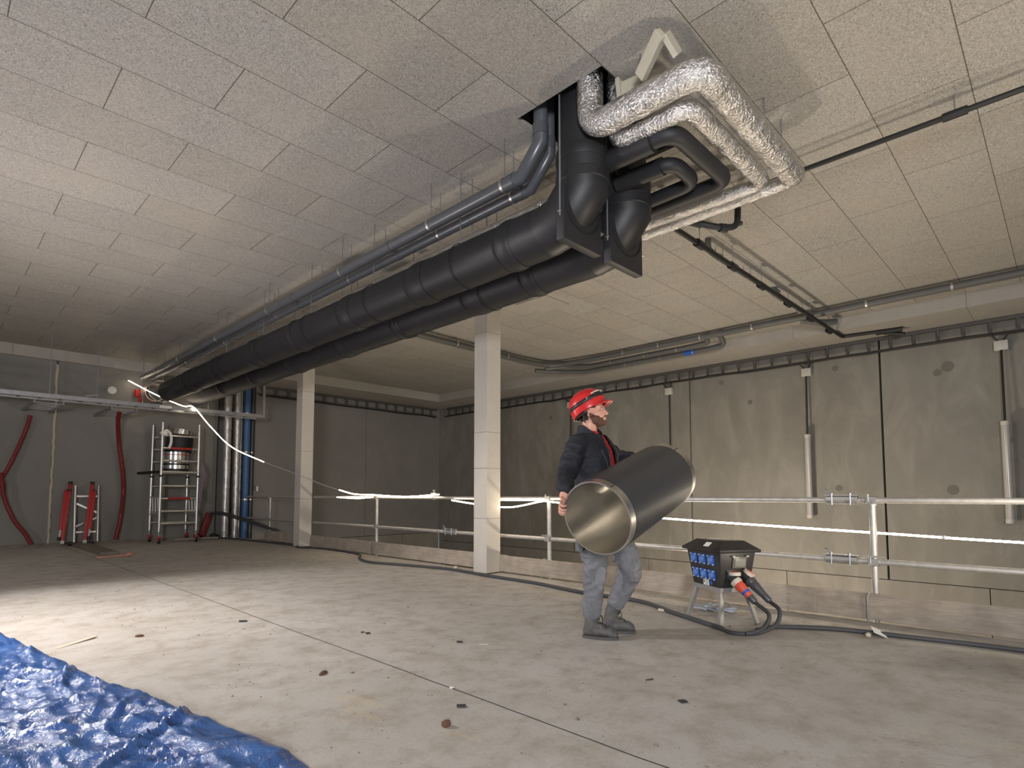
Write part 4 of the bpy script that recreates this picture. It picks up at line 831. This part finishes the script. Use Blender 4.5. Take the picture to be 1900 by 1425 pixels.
for k in range(1500):
    x = rnd.uniform(.4, 5.3); y = rnd.uniform(.4, 9); 
    if x < 1.1 and y < 5.9: continue
    s = rnd.uniform(.002, .006)*(1 if rnd.random() < .93 else 2.0); a_ = rnd.uniform(0, 6); q_ = [(x+cos(a_+k*2.1+rnd.uniform(-.4, .4))*s*rnd.uniform(.7, 2), y+sin(a_+k*2.1)*s*rnd.uniform(.7, 1.8), .0005) for k in range(3)]+[(x, y, s*rnd.uniform(.5, 1.1))]; m.add(q_, [(0, 2, 1), (0, 1, 3), (1, 2, 3), (2, 0, 3)])
o = tag(mesh('floor_crumbs', m, simple('crumb_dirt', (.20, .16, .12), .9, var=.9, scale=9), smooth=False), 'fine crumbs and grit scattered over the concrete floor', 'crumbs'); o['kind'] = 'stuff'

# ================================================================== THE CARRIED DUCT
PO = V((3.56, 2.50, 0)); PR = V((cos(YAW), -sin(YAW), 0)); PW = V((sin(YAW), cos(YAW), 0))
def W(u, w_, z): return PO+PR*u+PW*w_+V((0, 0, z))
_c = V((0, 0, 1.03)); DA, DB = _c+(V((3.1244, 2.268, .8735))-_c)*.928, _c+(V((4.1448, 2.3394, 1.1893))-_c)*.928; DX = (DB-DA).normalized(); DL = (DB-DA).length; DR = .2413
t = thing('carried_duct', DA, 'large black lagged duct with bare steel rims carried by the worker', 'duct')
m = MB(); m.tube(DA, DB, DR-.011, DR-.014, 72); o = mesh('steel_tube', m, M['steel'], t)
ts = NT('brushed_steel'); ts.set('Base Color', (.60, .585, .55)); ts.set('Metallic', 1.0)
cx_ = ts.n.new('ShaderNodeTexCoord').outputs['Object']; ts.set('Roughness', ts.ramp(ts.noise(3, 4), [(.3, .26), (.7, .36)])); ts.b.inputs['Anisotropic'].default_value = .6
o.data.materials[0] = ts.m
e_a = DX.cross(V((0, 0, 1))).normalized(); e_b = e_a.cross(DX); e_b = e_b if e_b.z > 0 else -e_b
m = MB(); n = 26; P = [DA+DX*(.062+(DL-.124)*k/n) for k in range(n+1)]; m.sweep(P, [DR*(1.0 if 0 < k < n else .992) for k in range(n+1)], 80, False)
m.sweep([P[0], P[0]+DX*.001], [DR*.955, DR*.992], 80, False); m.sweep([P[-1], P[-1]-DX*.001], [DR*.955, DR*.992], 80, False)
mesh('lagging', m, simple('smooth_black_lagging', (.035, .036, .040), .40, var=.18, scale=4, bump=.04, bscale=30), t)
for a, b in ((.0, .058), (DL-.058, DL)):
    m = MB(); m.tube(DA+DX*a, DA+DX*b, DR-.004, DR-.014, 80); mesh('steel_rim', m, ts.m, t)
    m = MB(); q = DA+DX*(a+.004); r_ = (e_a*.55+e_b*.83).normalized(); m.bar(q+r_*(DR-.003), q+DX*.05+r_*(DR-.003), .004, .003); mesh('rim_seam', m, M['groove'], t, smooth=False)

# ================================================================== THE WORKER
def remesh(name, mb, mat, parent, vox=.006, smooth=4, fn=None, label=None, cut=None):
    me = bpy.data.meshes.new('tmp'); me.from_pydata([tuple(v) for v in mb.v], [], mb.f)
    bm = bmesh.new(); bm.from_mesh(me); bmesh.ops.recalc_face_normals(bm, faces=bm.faces); bm.to_mesh(me); bm.free()
    o = bpy.data.objects.new('tmp', me); COL.objects.link(o)
    r = o.modifiers.new('r', 'REMESH'); r.mode = 'VOXEL'; r.voxel_size = vox
    if smooth: s = o.modifiers.new('s', 'SMOOTH'); s.iterations = smooth; s.factor = .5
    dg = bpy.context.evaluated_depsgraph_get(); new = bpy.data.meshes.new_from_object(o.evaluated_get(dg)); bpy.data.objects.remove(o)
    if fn:
        ns = [v.normal.copy() for v in new.vertices]
        for v, nn in zip(new.vertices, ns): v.co = v.co+nn*fn(v.co, nn)
    if cut:
        bm = bmesh.new(); bm.from_mesh(new); cut(bm); bm.to_mesh(new); bm.free()
    L = wloc(parent); new.transform(Matrix.Translation(-L)); new.materials.clear(); new.materials.append(mat)
    new.polygons.foreach_set('use_smooth', [True]*len(new.polygons)); new.name = name
    ob = bpy.data.objects.new(name, new); COL.objects.link(ob)
    if parent: ob.parent = parent
    if label: ob['label'] = label
    return ob
skin = NT('skin'); skin.set('Base Color', skin.mix(skin.ramp(skin.noise(30, 4), [(.35, 0), (.7, 1)]), (.50, .24, .17), (.60, .33, .24))); skin.set('Roughness', .5); skin.set('Subsurface Weight', .12); skin.set('Subsurface Radius', (.01, .004, .002)); skin.set('Subsurface Scale', .5)
jacket_m = simple('navy_black_fleece', (.0085, .0095, .015), .78, var=.3, scale=30, bump=.15, bscale=220)
trous_m = simple('worn_grey_trousers', (.150, .154, .168), .85, var=.5, scale=9, bump=.2, bscale=160)
dusty = simple('light_knee_patch', (.185, .188, .20), .85, var=.35, scale=14, bump=.2, bscale=160)
boot_m = simple('dusty_black_leather', (.085, .082, .080), .7, var=.75, scale=22, bump=.35, bscale=40); sole_m = simple('dusty_sole', (.075, .072, .068), .8, var=.5, scale=40)
helm_m = simple('red_helmet', (.50, .018, .02), .28, var=.08); hair_m = simple('dark_brown_hair', (.035, .02, .014), .8, var=.5, scale=60, bump=.6, bscale=260)
beard_m = simple('brown_beard', (.10, .045, .028), .85, var=.5, scale=60, bump=.7, bscale=300)
# frames: torso faces F, his left side is S
TA = radians(40); F = (cos(TA), -sin(TA)); S = (sin(TA), cos(TA))
def T(u, w_, z, f=0, s=0): return W(u+F[0]*f+S[0]*s, w_+F[1]*f+S[1]*s, z)
def dirv(f, s, z=0): return PR*(F[0]*f+S[0]*s)+PW*(F[1]*f+S[1]*s)+V((0, 0, z))
HA = radians(16); HC = W(-.098, 0, 1.655); hf0 = PR*cos(HA)-PW*sin(HA); hs = PR*sin(HA)+PW*cos(HA)
tilt = radians(7); hf = hf0*cos(tilt)+V((0, 0, sin(tilt))); hu = V((0, 0, cos(tilt)))-hf0*sin(tilt)
def Hd(f, s, u): return HC+hf*f+hs*s+hu*u
HR = Matrix((hf, hs, hu)).transposed()
# grip points on the near rim
G_th = radians(20); gr = (-(e_a if e_a.dot(PR) > 0 else -e_a)*cos(G_th)+e_b*sin(G_th)).normalized(); gt = DX.cross(gr).normalized(); gt = gt if gt.z > 0 else -gt
GP = DA+gr*(DR-.006)
SHR, SHL = T(-.105, 0, 1.400, 0, -.180), T(-.105, 0, 1.405, 0, .180)
WR1 = GP+gt*.085+gr*.035+DX*.035; EL1 = W(-.315, -.27, 1.165)
EL2 = W(.15, .26, 1.33); WR2 = W(.285, .30, 1.335)
HIP1, KN1, AN1 = W(-.085, -.085, .88), W(-.098, -.10, .47), W(-.12, -.06, .10)
HIP2, KN2, AN2 = W(.01, .085, .88), W(.175, .055, .50), W(.055, .10, .13)
def limb(m, pts, rr, n=18):
    Q = []; R_ = []
    C_ = crom(pts, 6); N = len(C_)
    for i, c in enumerate(C_):
        k = i/6; a = min(int(k), len(rr)-2); R_.append(rr[a]+(rr[a+1]-rr[a])*(k-a) if i < N-1 else rr[-1])
    m.sweep(C_, R_, n); m.ell(C_[0], (R_[0],)*3, None, 14, 8); m.ell(C_[-1], (R_[-1],)*3, None, 14, 8); return m
def torso(m, g=0, top=True):
    rings = []
    for z, u, w_, hw, hd in ((.84, -.035, 0, .155, .115), (.92, -.035, 0, .168, .125), (1.02, -.045, 0, .155, .112), (1.14, -.065, 0, .158, .115), (1.27, -.085, 0, .178, .128), (1.36, -.098, 0, .182, .122), (1.43, -.105, 0, .150, .095), (1.475, -.105, 0, .09, .075)):
        rings.append((W(u, w_, z), dirv(0, 1)*(hw+g), dirv(1, 0)*(hd+g)))
    return m.stack(rings, 32)
# --- body: one continuous surface (legs, trunk, arms, hands, neck, head, face)
m = MB(); torso(m)
limb(m, [SHR, EL1, WR1], [.050, .040, .027]); limb(m, [SHL, EL2, WR2], [.050, .040, .027])
limb(m, [HIP1, KN1, AN1], [.085, .050, .034]); limb(m, [HIP2, KN2, AN2], [.085, .050, .034])
for an, fo in ((AN1, .10), (AN2, .10)): m.ell(an+PR*.01-V((0, 0, .03)), (.045, .022, .022), Matrix((PR, PW, V((0, 0, 1)))).transposed())
m.sweep([W(-.112, 0, 1.44), Hd(-.035, 0, -.13), Hd(-.02, 0, -.04)], [.066, .056, .058], 20)                       # neck
m.ell(Hd(-.010, 0, .035), (.098, .077, .088), HR, 28, 18)                                                          # cranium
m.ell(Hd(.030, 0, -.030), (.064, .062, .078), HR, 24, 16)                                                          # face
m.ell(Hd(.040, 0, -.088), (.046, .047, .032), HR, 20, 12)                                                          # jaw
m.ell(Hd(.074, 0, -.098), (.020, .022, .017), HR, 16, 10)                                                          # chin
m.ell(Hd(.078, 0, .020), (.020, .050, .012), HR, 16, 10)                                                           # brow
m.sweep([Hd(.088, 0, .012), Hd(.098, 0, -.010), Hd(.113, 0, -.032), Hd(.100, 0, -.040)], [.007, .009, .0125, .008], 12)  # nose
for s in (-1, 1):
    m.ell(Hd(.104, s*.010, -.036), (.009, .008, .007), HR, 12, 8)
    m.ell(Hd(.070, s*.036, -.020), (.024, .020, .017), HR, 14, 10)                                                  # cheek
    m.ell(Hd(-.012, s*.077, -.022), (.017, .010, .030), HR, 16, 10); m.ell(Hd(-.018, s*.084, -.010), (.016, .006, .018), HR, 12, 8)  # ears
    m.ell(Hd(.020, s*.05, -.068), (.040, .018, .030), HR, 14, 10)                                                   # jaw corner
m.ell(Hd(.090, 0, -.060), (.012, .022, .006), HR, 14, 8); m.ell(Hd(.088, 0, -.071), (.012, .019, .006), HR, 14, 8)   # lips
def hand(m, wr, palm, knuck_dir, across, out, bends, L=(.040, .044, .042, .034), spread=.0195, r=.0083):
    "palm slab from the wrist, four fingers bending by the given directions, thumb from the side"
    m.sweep([wr, wr.lerp(palm, .55)], [.027, .030], 16)
    R = Matrix((knuck_dir, across, out)).transposed(); m.ell(palm, (.046, .041, .017), R, 18, 12)
    for i in range(4):
        b = palm+knuck_dir*(.034-.004*abs(i-1.2))+across*((1.5-i)*spread); P = [b]; l = L[i]
        for d, k in zip(bends, (1, .72, .55)): P.append(P[-1]+(d+across*(1.5-i)*.05).normalized()*l*k)
        m.sweep(arcpath(P, .008, 3), [r*1.08]+[r]*0+[r]*(len(arcpath(P, .008, 3))-2)+[r*.82], 10); m.ell(P[-1], (r*.85,)*3, None, 10, 6)
# right hand: palm on the outside of the rim, fingers over the rim edge to the inside
PALM1 = GP+gr*.026+DX*.020-gt*.002
hand(m, WR1, PALM1, (-DX*.95-gt*.15).normalized(), gt, gr, [(-DX*.8-gr*.4-gt*.15).normalized(), (-gr*.95-DX*.1-gt*.12).normalized(), (DX*.85-gr*.25).normalized()], r=.0085, spread=.0190)
b = PALM1+gt*.040+DX*.0; m.sweep(arcpath([b, b+gt*.016-DX*.030, b+gt*.010-DX*.055-gr*.020], .01, 3), .0095, 10); m.ell(b+gt*.010-DX*.055-gr*.020, (.009,)*3)
# left hand: lying on the far side of the duct
ck = DA+DX*(DL*.86); rad = (-(e_a if e_a.dot(PR) > 0 else -e_a)*.90+e_b*.45).normalized(); tg = DX.cross(rad).normalized(); tg = tg if tg.z < 0 else -tg
PALM2 = ck+rad*(DR+.020); kd = (tg*.7+DX*.7).normalized(); ac = rad.cross(kd).normalized()
hand(m, WR2, PALM2, kd, ac, rad, [(kd-rad*.08).normalized(), (kd-rad*.18).normalized(), (kd-rad*.28).normalized()])
b = PALM2+ac*.036-kd*.02; m.sweep([b, b+ac*.03+kd*.02, b+ac*.035+kd*.05], .0095, 10)
person = remesh('person', m, skin.m, None, .0042, 3)
tag(person, 'worker in red hard hat and dark jacket carrying the big black duct', 'person')
# face details
for s in (-1, 1):
    m = MB(); m.ell(Hd(.0795, s*.029, .000), (.0095, .0115, .0068), HR, 16, 10); e_ = mesh('eye', m, simple('eye_white_%d' % s, (.6, .56, .5), .3, var=.02), person)
    m = MB(); m.ell(Hd(.0920, s*.029, .0005), (.003, .0052, .0052), HR, 12, 8); m.v = [tuple(V(v)-hf*.0032) for v in m.v]; mesh('iris', m, simple('iris_%d' % s, (.05, .035, .025), .2), e_)
    m = MB(); m.sweep([Hd(.088, s*.018, .016), Hd(.090, s*.030, .020), Hd(.079, s*.045, .015)], [.003, .0042, .002], 8); mesh('eyebrow', m, hair_m, person)
    m = MB(); m.sweep([Hd(.088, s*.017, .004), Hd(.0925, s*.029, .0085), Hd(.084, s*.040, .003)], [.003, .0038, .003], 8); mesh('eyelid', m, skin.m, person)
def hn(co, nn): return .0016*noise.noise(co*240)
HI = HR.transposed()
def relax(o, n=8):
    bm = bmesh.new(); bm.from_mesh(o.data)
    for _ in range(n):
        mv = {}
        for v in bm.verts:
            nb = [e.other_vert(v) for e in v.link_edges if e.is_boundary]
            if len(nb) == 2: mv[v] = v.co*.4+(nb[0].co+nb[1].co)*.3
        for v, c in mv.items(): v.co = c
    bm.to_mesh(o.data); bm.free()
def skinpatch(nm, mat, test, off, amp, fr):
    me = person.data; vs = []; fs = []; mp = {}
    for p in me.polygons:
        if p.center.z < 1.45 or (p.center-HC).length > .2: continue
        if all(test(HI @ (me.vertices[vi].co-HC)) for vi in p.vertices):
            f = []
            for vi in p.vertices:
                if vi not in mp:
                    v = me.vertices[vi]; mp[vi] = len(vs); vs.append(v.co+v.normal*(off+amp*noise.noise(v.co*fr)))
                f.append(mp[vi])
            fs.append(tuple(f))
    m = MB(); m.add(vs, fs); o = mesh(nm, m, mat, person, ang=80); relax(o); q = o.modifiers.new('t', 'SOLIDIFY'); q.thickness = off*1.2; q.offset = -1; return o
def isbeard(h):
    f, si, u = h; wob = .004*noise.noise(V((f*60, si*60, u*60)))
    line = -.046-.30*max(0, .045-f) if f > .045 else -.046+.55*(.045-f)
    line = min(line, .012) if f < .02 else line-.012*(f > .06)
    if f < -.012 or u > line+wob or u < -.125: return False
    if u < -.108 and f < .02: return False
    if f > .080 and abs(si) < .023 and -.079 < u < -.050: return False
    return f > -.012+max(0, -u-.06)*.5
skinpatch('beard', beard_m, isbeard, .0042, .0016, 160)
def ishair(h):
    f, si, u = h
    if u > .075 or u < -.075: return False
    if abs(si) > .060 and -.045 < f < .004 and -.060 < u < .018: return False
    return (f < -.02+max(0, u)*.2 or (u > .014 and f < .045)) and u > -.070
skinpatch('hair', hair_m, ishair, .0048, .0016, 160)
m = MB(); m.sweep([Hd(.084, -.026, -.060), Hd(.099, -.012, -.050), Hd(.102, 0, -.048), Hd(.099, .012, -.050), Hd(.084, .026, -.060)], [.002, .0042, .0036, .0042, .002], 8); mesh('moustache', m, beard_m, person)
# --- hard hat
ht = radians(17); qf = hf*cos(ht)+hu*sin(ht); qu = hu*cos(ht)-hf*sin(ht); QC = Hd(-.022, 0, .040); QR = Matrix((qf, hs, qu)).transposed()
def Q(f, s, u): return QC+qf*f+hs*s+qu*u
vs = []; n = 48; prof = [(1.0, -.030), (1.0, .0), (.985, .025), (.93, .055), (.82, .082), (.64, .104), (.42, .119), (.2, .126), (.0, .128)]
m = MB(); A_, B_ = .137, .112
for k, u in prof:
    for i in range(n):
        a = 2*pi*i/n; rib = .004*max(0, cos(a*2)**16)*(1 if .3 < k < .99 else 0) ; vs.append(Q((A_*k+rib)*cos(a), (B_*k+rib*.0)*sin(a), u+(.006*max(0, 1-abs(sin(a)*B_*k)/.016) if k < .95 else 0)+(-.022*max(0, -cos(a))**2 if k == 1.0 and u < 0 else 0)))
fs = [(j*n+i, j*n+(i+1) % n, (j+1)*n+(i+1) % n, (j+1)*n+i) for j in range(len(prof)-1) for i in range(n)]
m.add(vs, fs)
hat = mesh('hard_hat', m, helm_m, person, label='red hard hat', ang=60); sm = hat.modifiers.new('t', 'SOLIDIFY'); sm.thickness = .004; sm.offset = 1; ss = hat.modifiers.new('s', 'SUBSURF'); ss.levels = 1; ss.render_levels = 2
m = MB(); top = []; 
for j, (ext, dz) in enumerate(((.0, .0), (.022, -.003), (.044, -.010), (.05, -.014))):
    for i in range(17):
        a = radians(-62+124*i/16); e = ext*max(.12, cos(a*1.25)); top.append(Q((A_+e)*cos(a), (B_+e*.7)*sin(a), -.022+dz))
m.add(top, [(j*17+i, j*17+i+1, (j+1)*17+i+1, (j+1)*17+i) for j in range(3) for i in range(16)])
br = mesh('brim', m, helm_m, hat); sm = br.modifiers.new('t', 'SOLIDIFY'); sm.thickness = .005
m = MB(); m.sweep([Q((A_+.003)*cos(a), (B_+.003)*sin(a), -.030-(.022*max(0, -cos(a))**2)) for a in [2*pi*i/40 for i in range(41)]], .0045, 8); mesh('rim_edge', m, helm_m, hat)
vs = []; n = 48
for u in (.018, .046):
    for i in range(n):
        a = 2*pi*i/n; k = (.992 if u < .03 else .955)+.022; vs.append(Q(A_*k*cos(a), B_*k*sin(a), u+.012*cos(a)))
m = MB(); m.add(vs, [(i, (i+1) % n, n+(i+1) % n, n+i) for i in range(n)]); st = mesh('lamp_strap', m, M['black'], hat); sm = st.modifiers.new('t', 'SOLIDIFY'); sm.thickness = .004; sm.offset = 1
m = MB(); m.bar(Q(.085, -.094, .043), Q(.128, -.045, .050), .016, .034, tuple(qu)); mesh('head_lamp', m, M['black'], hat, bevel=.004)
m = MB(); m.sweep([Q(.070, -.106, .062), Q(.110, -.078, .068), Q(.134, -.035, .066), Q(.138, .0, .066)], .0055, 8); mesh('light_bar', m, M['cream'], hat, label='pale lamp bar')
m = MB(); m.obox(Q(.03, -.119, .036), (.022, .012, .026)); mesh('buckle', m, M['gplug'], hat, bevel=.003)
for s in (-1, 1):
    m = MB(); m.sweep([Q(-.06, s*.095, -.020), Hd(-.050, s*.080, -.012), Hd(-.058, s*.068, -.060), Hd(-.050, s*.060, -.085)], [.006, .006, .008, .005], 8); mesh('chin_strap', m, M['black'], hat)
m = MB(); m.sweep([Q(-.128*cos(a), .105*sin(a), -.052) for a in [radians(-85+170*i/14) for i in range(15)]], .009, 8); m.ell(Hd(-.085, -.040, -.055), (.010, .010, .012)); mesh('harness', m, M['black'], hat)
# --- red shirt, jacket
m = MB(); torso(m, .012); m.sweep([W(-.110, 0, 1.44), Hd(-.030, 0, -.150)], [.072, .064], 24)
remesh('shirt', m, simple('red_shirt', (.48, .015, .02), .8, var=.15, bump=.15, bscale=200), person, .008, 4, lambda c, n_: .003*noise.noise(c*16), label='red shirt')
def wrinkle(c, n_):
    a = noise.noise(V((c.x*6, c.y*6, c.z*13))); b_ = 1-abs(noise.noise(V((c.x*9+3, c.y*9, c.z*20))))*2.4
    return .010*a+.008*max(0, b_)-.002+.003*noise.noise(c*34)
ap = T(-.105, 0, 1.50, .085, .012)                              # top of the front opening
def cutfront(bm):
    f = dirv(1, 0).normalized(); s = dirv(0, 1).normalized(); low = T(-.05, 0, .94, .13, .03)
    pl = []
    for sg, w0, w1 in ((1, .060, .050), (-1, .036, .030)):
        a = ap+s*sg*w0; b_ = low+s*sg*w1; d = (b_-a).normalized(); nn = d.cross(f).normalized(); nn = nn if nn.dot(s)*sg > 0 else -nn; pl.append((a, nn))
    for a, nn in pl: bmesh.ops.bisect_plane(bm, geom=bm.verts[:]+bm.edges[:]+bm.faces[:], plane_co=a, plane_no=nn)
    dl = [fc for fc in bm.faces if all((fc.calc_center_median()-a).dot(nn) < 0 for a, nn in pl) and (fc.calc_center_median()-W(-.085, 0, 1.2)).dot(f) > .02]
    dl += [fc for fc in bm.faces if fc.calc_center_median().z > 1.478 and (fc.calc_center_median()-W(-.11, 0, 1.5)).length < .11 and fc.normal.z > .5 and fc not in dl]
    bmesh.ops.delete(bm, geom=dl, context='FACES')
m = MB(); torso(m, .032); limb(m, [SHR+V((0, 0, -.01)), EL1, WR1+(EL1-WR1).normalized()*.02], [.080, .068, .050]); limb(m, [SHL+V((0, 0, -.01)), EL2, WR2+(EL2-WR2)*.25], [.078, .062, .048])
m.ell(T(-.105, 0, 1.395, 0, -.11), (.09, .09, .065)); m.ell(T(-.105, 0, 1.395, 0, .11), (.09, .09, .065))
jk = remesh('jacket', m, jacket_m, person, .008, 5, wrinkle, 'dark navy jacket worn open', cutfront); sm = jk.modifiers.new('t', 'SOLIDIFY'); sm.thickness = .007; sm.offset = -1
# collar standing round the neck, open at the front
vs = []; n = 30; CB = W(-.112, 0, 1.455)
for j, (r_, dz) in enumerate(((.104, -.020), (.092, .030), (.084, .082), (.090, .088), (.100, .035), (.116, -.020))):
    for i in range(n+1):
        a = radians(34+292*i/n); c = CB+dirv(cos(a)*r_*1.0, sin(a)*r_*1.02)+V((0, 0, dz*(1-.45*max(0, cos(a)))+.004-.030*max(0, cos(a)))); vs.append(c)
m = MB(); m.add(vs, [(j*(n+1)+i, j*(n+1)+i+1, (j+1)*(n+1)+i+1, (j+1)*(n+1)+i) for j in range(5) for i in range(n)]); mesh('collar', m, jacket_m, jk, ang=80)
# zips
pale = simple('zip_grey', (.10, .105, .12), .45); tree_pts = lambda L: [V(p) for p in L]
from mathutils.bvhtree import BVHTree
def stick(ob, pts, off=.004):                                   # lay a line on a garment
    L = wloc(ob); me = ob.data; bv = BVHTree.FromPolygons([v.co for v in me.vertices], [p.vertices[:] for p in me.polygons]); out = []
    for p in pts:
        q, nn, i, d = bv.find_nearest(V(p)-L); out.append(q+L+nn*off)
    return out
def lerpn(a, b, n): return [V(a).lerp(V(b), k/n) for k in range(n+1)]
m = MB(); m.sweep(stick(jk, lerpn(T(-.09, 0, 1.36, .15, -.115), T(-.07, 0, 1.20, .17, -.055), 10)), .0022, 6); mesh('pocket_zip', m, pale, jk, label='pale diagonal pocket zip')
m = MB(); m.sweep(stick(jk, lerpn(T(-.09, 0, 1.40, .15, .105), T(-.07, 0, 1.15, .17, .115), 10)), .002, 6); mesh('pocket_zip', m, pale, jk)
m = MB(); m.sweep(stick(jk, lerpn(T(-.10, 0, 1.43, .13, -.038), T(-.07, 0, 1.14, .17, -.024), 12)), .003, 6); mesh('front_zip', m, M['black'], jk)
for wr, el in ((WR1, EL1), (WR2, EL2)):
    d = (el-wr).normalized(); c = wr+d*(.016 if wr is WR1 else .06); m = MB(); m.sweep([c-d*.02, c-d*.016, c+d*.014, c+d*.02], [.036, .040, .045, .042], 18); mesh('cuff', m, jacket_m, jk)
# --- trousers
def tw(c, n_):
    k = noise.noise(V((c.x*8, c.y*8, c.z*15+4))); r_ = 1-abs(noise.noise(V((c.x*12, c.y*12+7, c.z*17))))*2.5
    return (.010*k+.013*max(0, r_)-.004)*(.5+.5*min(1, max(0, (c.z-.22)*6)))+.003*noise.noise(c*38)
m = MB(); m.stack([(W(-.035, 0, z), dirv(0, 1)*a, dirv(1, 0)*b_) for z, a, b_ in ((.80, .15, .12), (.86, .178, .14), (.94, .180, .138), (1.0, .168, .128))], 28)
limb(m, [HIP1, KN1, AN1+V((0, 0, .075))], [.118, .082, .064]); limb(m, [HIP2, KN2, AN2+(KN2-AN2)*.26], [.122, .092, .066])
m.ell(KN1+V((0, 0, .13))-PR*.005, (.098, .095, .13)); m.ell(KN2+V((0, 0, .09))-PR*.02, (.098, .095, .12)); m.ell(AN1+V((0, 0, .14)), (.078, .078, .06))
tr = remesh('trousers', m, trous_m, person, .0075, 3, tw, 'worn grey work trousers')
R_ = Matrix((PR, PW, V((0, 0, 1)))).transposed()
def patch(c, rad, nm, mat, lab=None):
    L = wloc(tr); me = tr.data; vs = []; fs = []; mp = {}
    nview = -PW+PR*.35
    for p in me.polygons:
        q = p.center+L-c; a = q.dot(PR)/rad[0]; b_ = q.z/rad[1]
        if a*a+b_*b_ < 1 and p.normal.dot(nview) > .1 and abs(q.dot(PW)) < .14:
            f = []
            for vi in p.vertices:
                if vi not in mp: mp[vi] = len(vs); vs.append(me.vertices[vi].co+L+me.vertices[vi].normal*.0022)
                f.append(mp[vi])
            fs.append(tuple(f))
    if fs: m = MB(); m.add(vs, fs); o = mesh(nm, m, mat, tr, lab); relax(o, 12)
patch(KN1+PR*.035-V((0, 0, .03)), (.045, .085), 'knee_pocket', dusty, 'pale dusty knee pocket')
patch(KN2+PR*.06-V((0, 0, .03)), (.040, .085), 'knee_pocket', dusty, 'pale dusty knee pocket')
m = MB(); m.bar(HIP1+PR*-.105+V((0, 0, -.06))-PW*.03, HIP1+PR*-.13+V((0, 0, -.26))-PW*.04, .11, .035, tuple(PR)); remesh('cargo_pocket', m, trous_m, tr, .008, 5, tw)
m = MB(); m.bar(HIP2+PR*.125+V((0, 0, -.05))-PW*.02, HIP2+PR*.185+V((0, 0, -.20))-PW*.02, .05, .022, tuple(PR)); remesh('tool_pocket', m, jacket_m, tr, .006, 4)
# --- boots
def boot(ank, heel, toe, lab, shaft=.13, lift=0, up=None):
    f = (toe-heel); L = f.length; f.normalize(); s = V((0, 0, 1)).cross(f).normalized(); R = Matrix((f, s, V((0, 0, 1)))).transposed()
    P = lambda a, b_, z: heel+f*a+s*b_+V((0, 0, z+lift))
    rings = [(P(.005, 0, .045), s*.020, V((0, 0, .022))), (P(.02, 0, .05), s*.033, V((0, 0, .034))), (P(.06, 0, .055), s*.038, V((0, 0, .040))), (P(.12, 0, .055), s*.040, V((0, 0, .040))), (P(.17, 0, .052), s*.046, V((0, 0, .038))), (P(.21, 0, .048), s*.050, V((0, 0, .037))), (P(L-.05, 0, .046), s*.050, V((0, 0, .036))), (P(L-.025, 0, .043), s*.043, V((0, 0, .032))), (P(L-.010, 0, .038), s*.030, V((0, 0, .024))), (P(L-.002, 0, .034), s*.014, V((0, 0, .012)))]
    m = MB(); m.stack(rings, 22); m.sweep([P(.055, 0, .055), P(.06, 0, .10), ank+V((0, 0, .02)), ank+(up or V((0, 0, 1)))*shaft], [.042, .047, .052, .054], 20); m.ell(P(.105, 0, .085), (.06, .036, .032), R)
    b_ = remesh('boot', m, boot_m, person, .005, 3, lambda c, n_: .0025*noise.noise(c*28)+.0015*noise.noise(c*60), lab)
    m = MB(); out = []; n = 30
    for z in (0, .018):
        for i in range(n):
            a = 2*pi*i/n; x = L/2+(L/2+.004)*cos(a); wd = .0515*abs(sin(a))**.75*(1 if sin(a) > 0 else -1)*(.78+.22*min(1, max(0, (x/L-.2)/.35)))
            out.append(P(x, wd, z+.002))
    m.add(out, [tuple(range(n))[::-1], tuple(range(n, 2*n))]+[(i, (i+1) % n, n+(i+1) % n, n+i) for i in range(n)]); mesh('sole', m, sole_m, b_, bevel=.004)
    m = MB()
    for k in range(5):
        c = P(.175-.020*k, 0, .096+.015*k+.004*k*k*.3); m.sweep(stick(b_, [c-s*.026, c+V((0, 0, .02)), c+s*.026-f*.01], .003), .0030, 6)
    for sg in (-1, 1): c = P(.10, 0, .150); m.sweep(crom([c, c+f*.035+s*sg*.012+V((0, 0, .010)), c+f*.045+s*sg*.022-V((0, 0, .03)), c+f*.02+s*sg*.02-V((0, 0, .045))], 5), .0026, 6)
    mesh('laces', m, M['black'], b_)
    return b_
boot(AN1+V((0, 0, .02)), W(-.185, -.055, 0), W(.058, -.13, 0), 'dusty scuffed work boot, the nearer foot', .10)
boot(AN2+V((0, 0, -.0)), W(-.02, .10, 0), W(.222, .07, 0), 'darker work boot, the farther foot', .15, .0, (KN2-AN2).normalized())
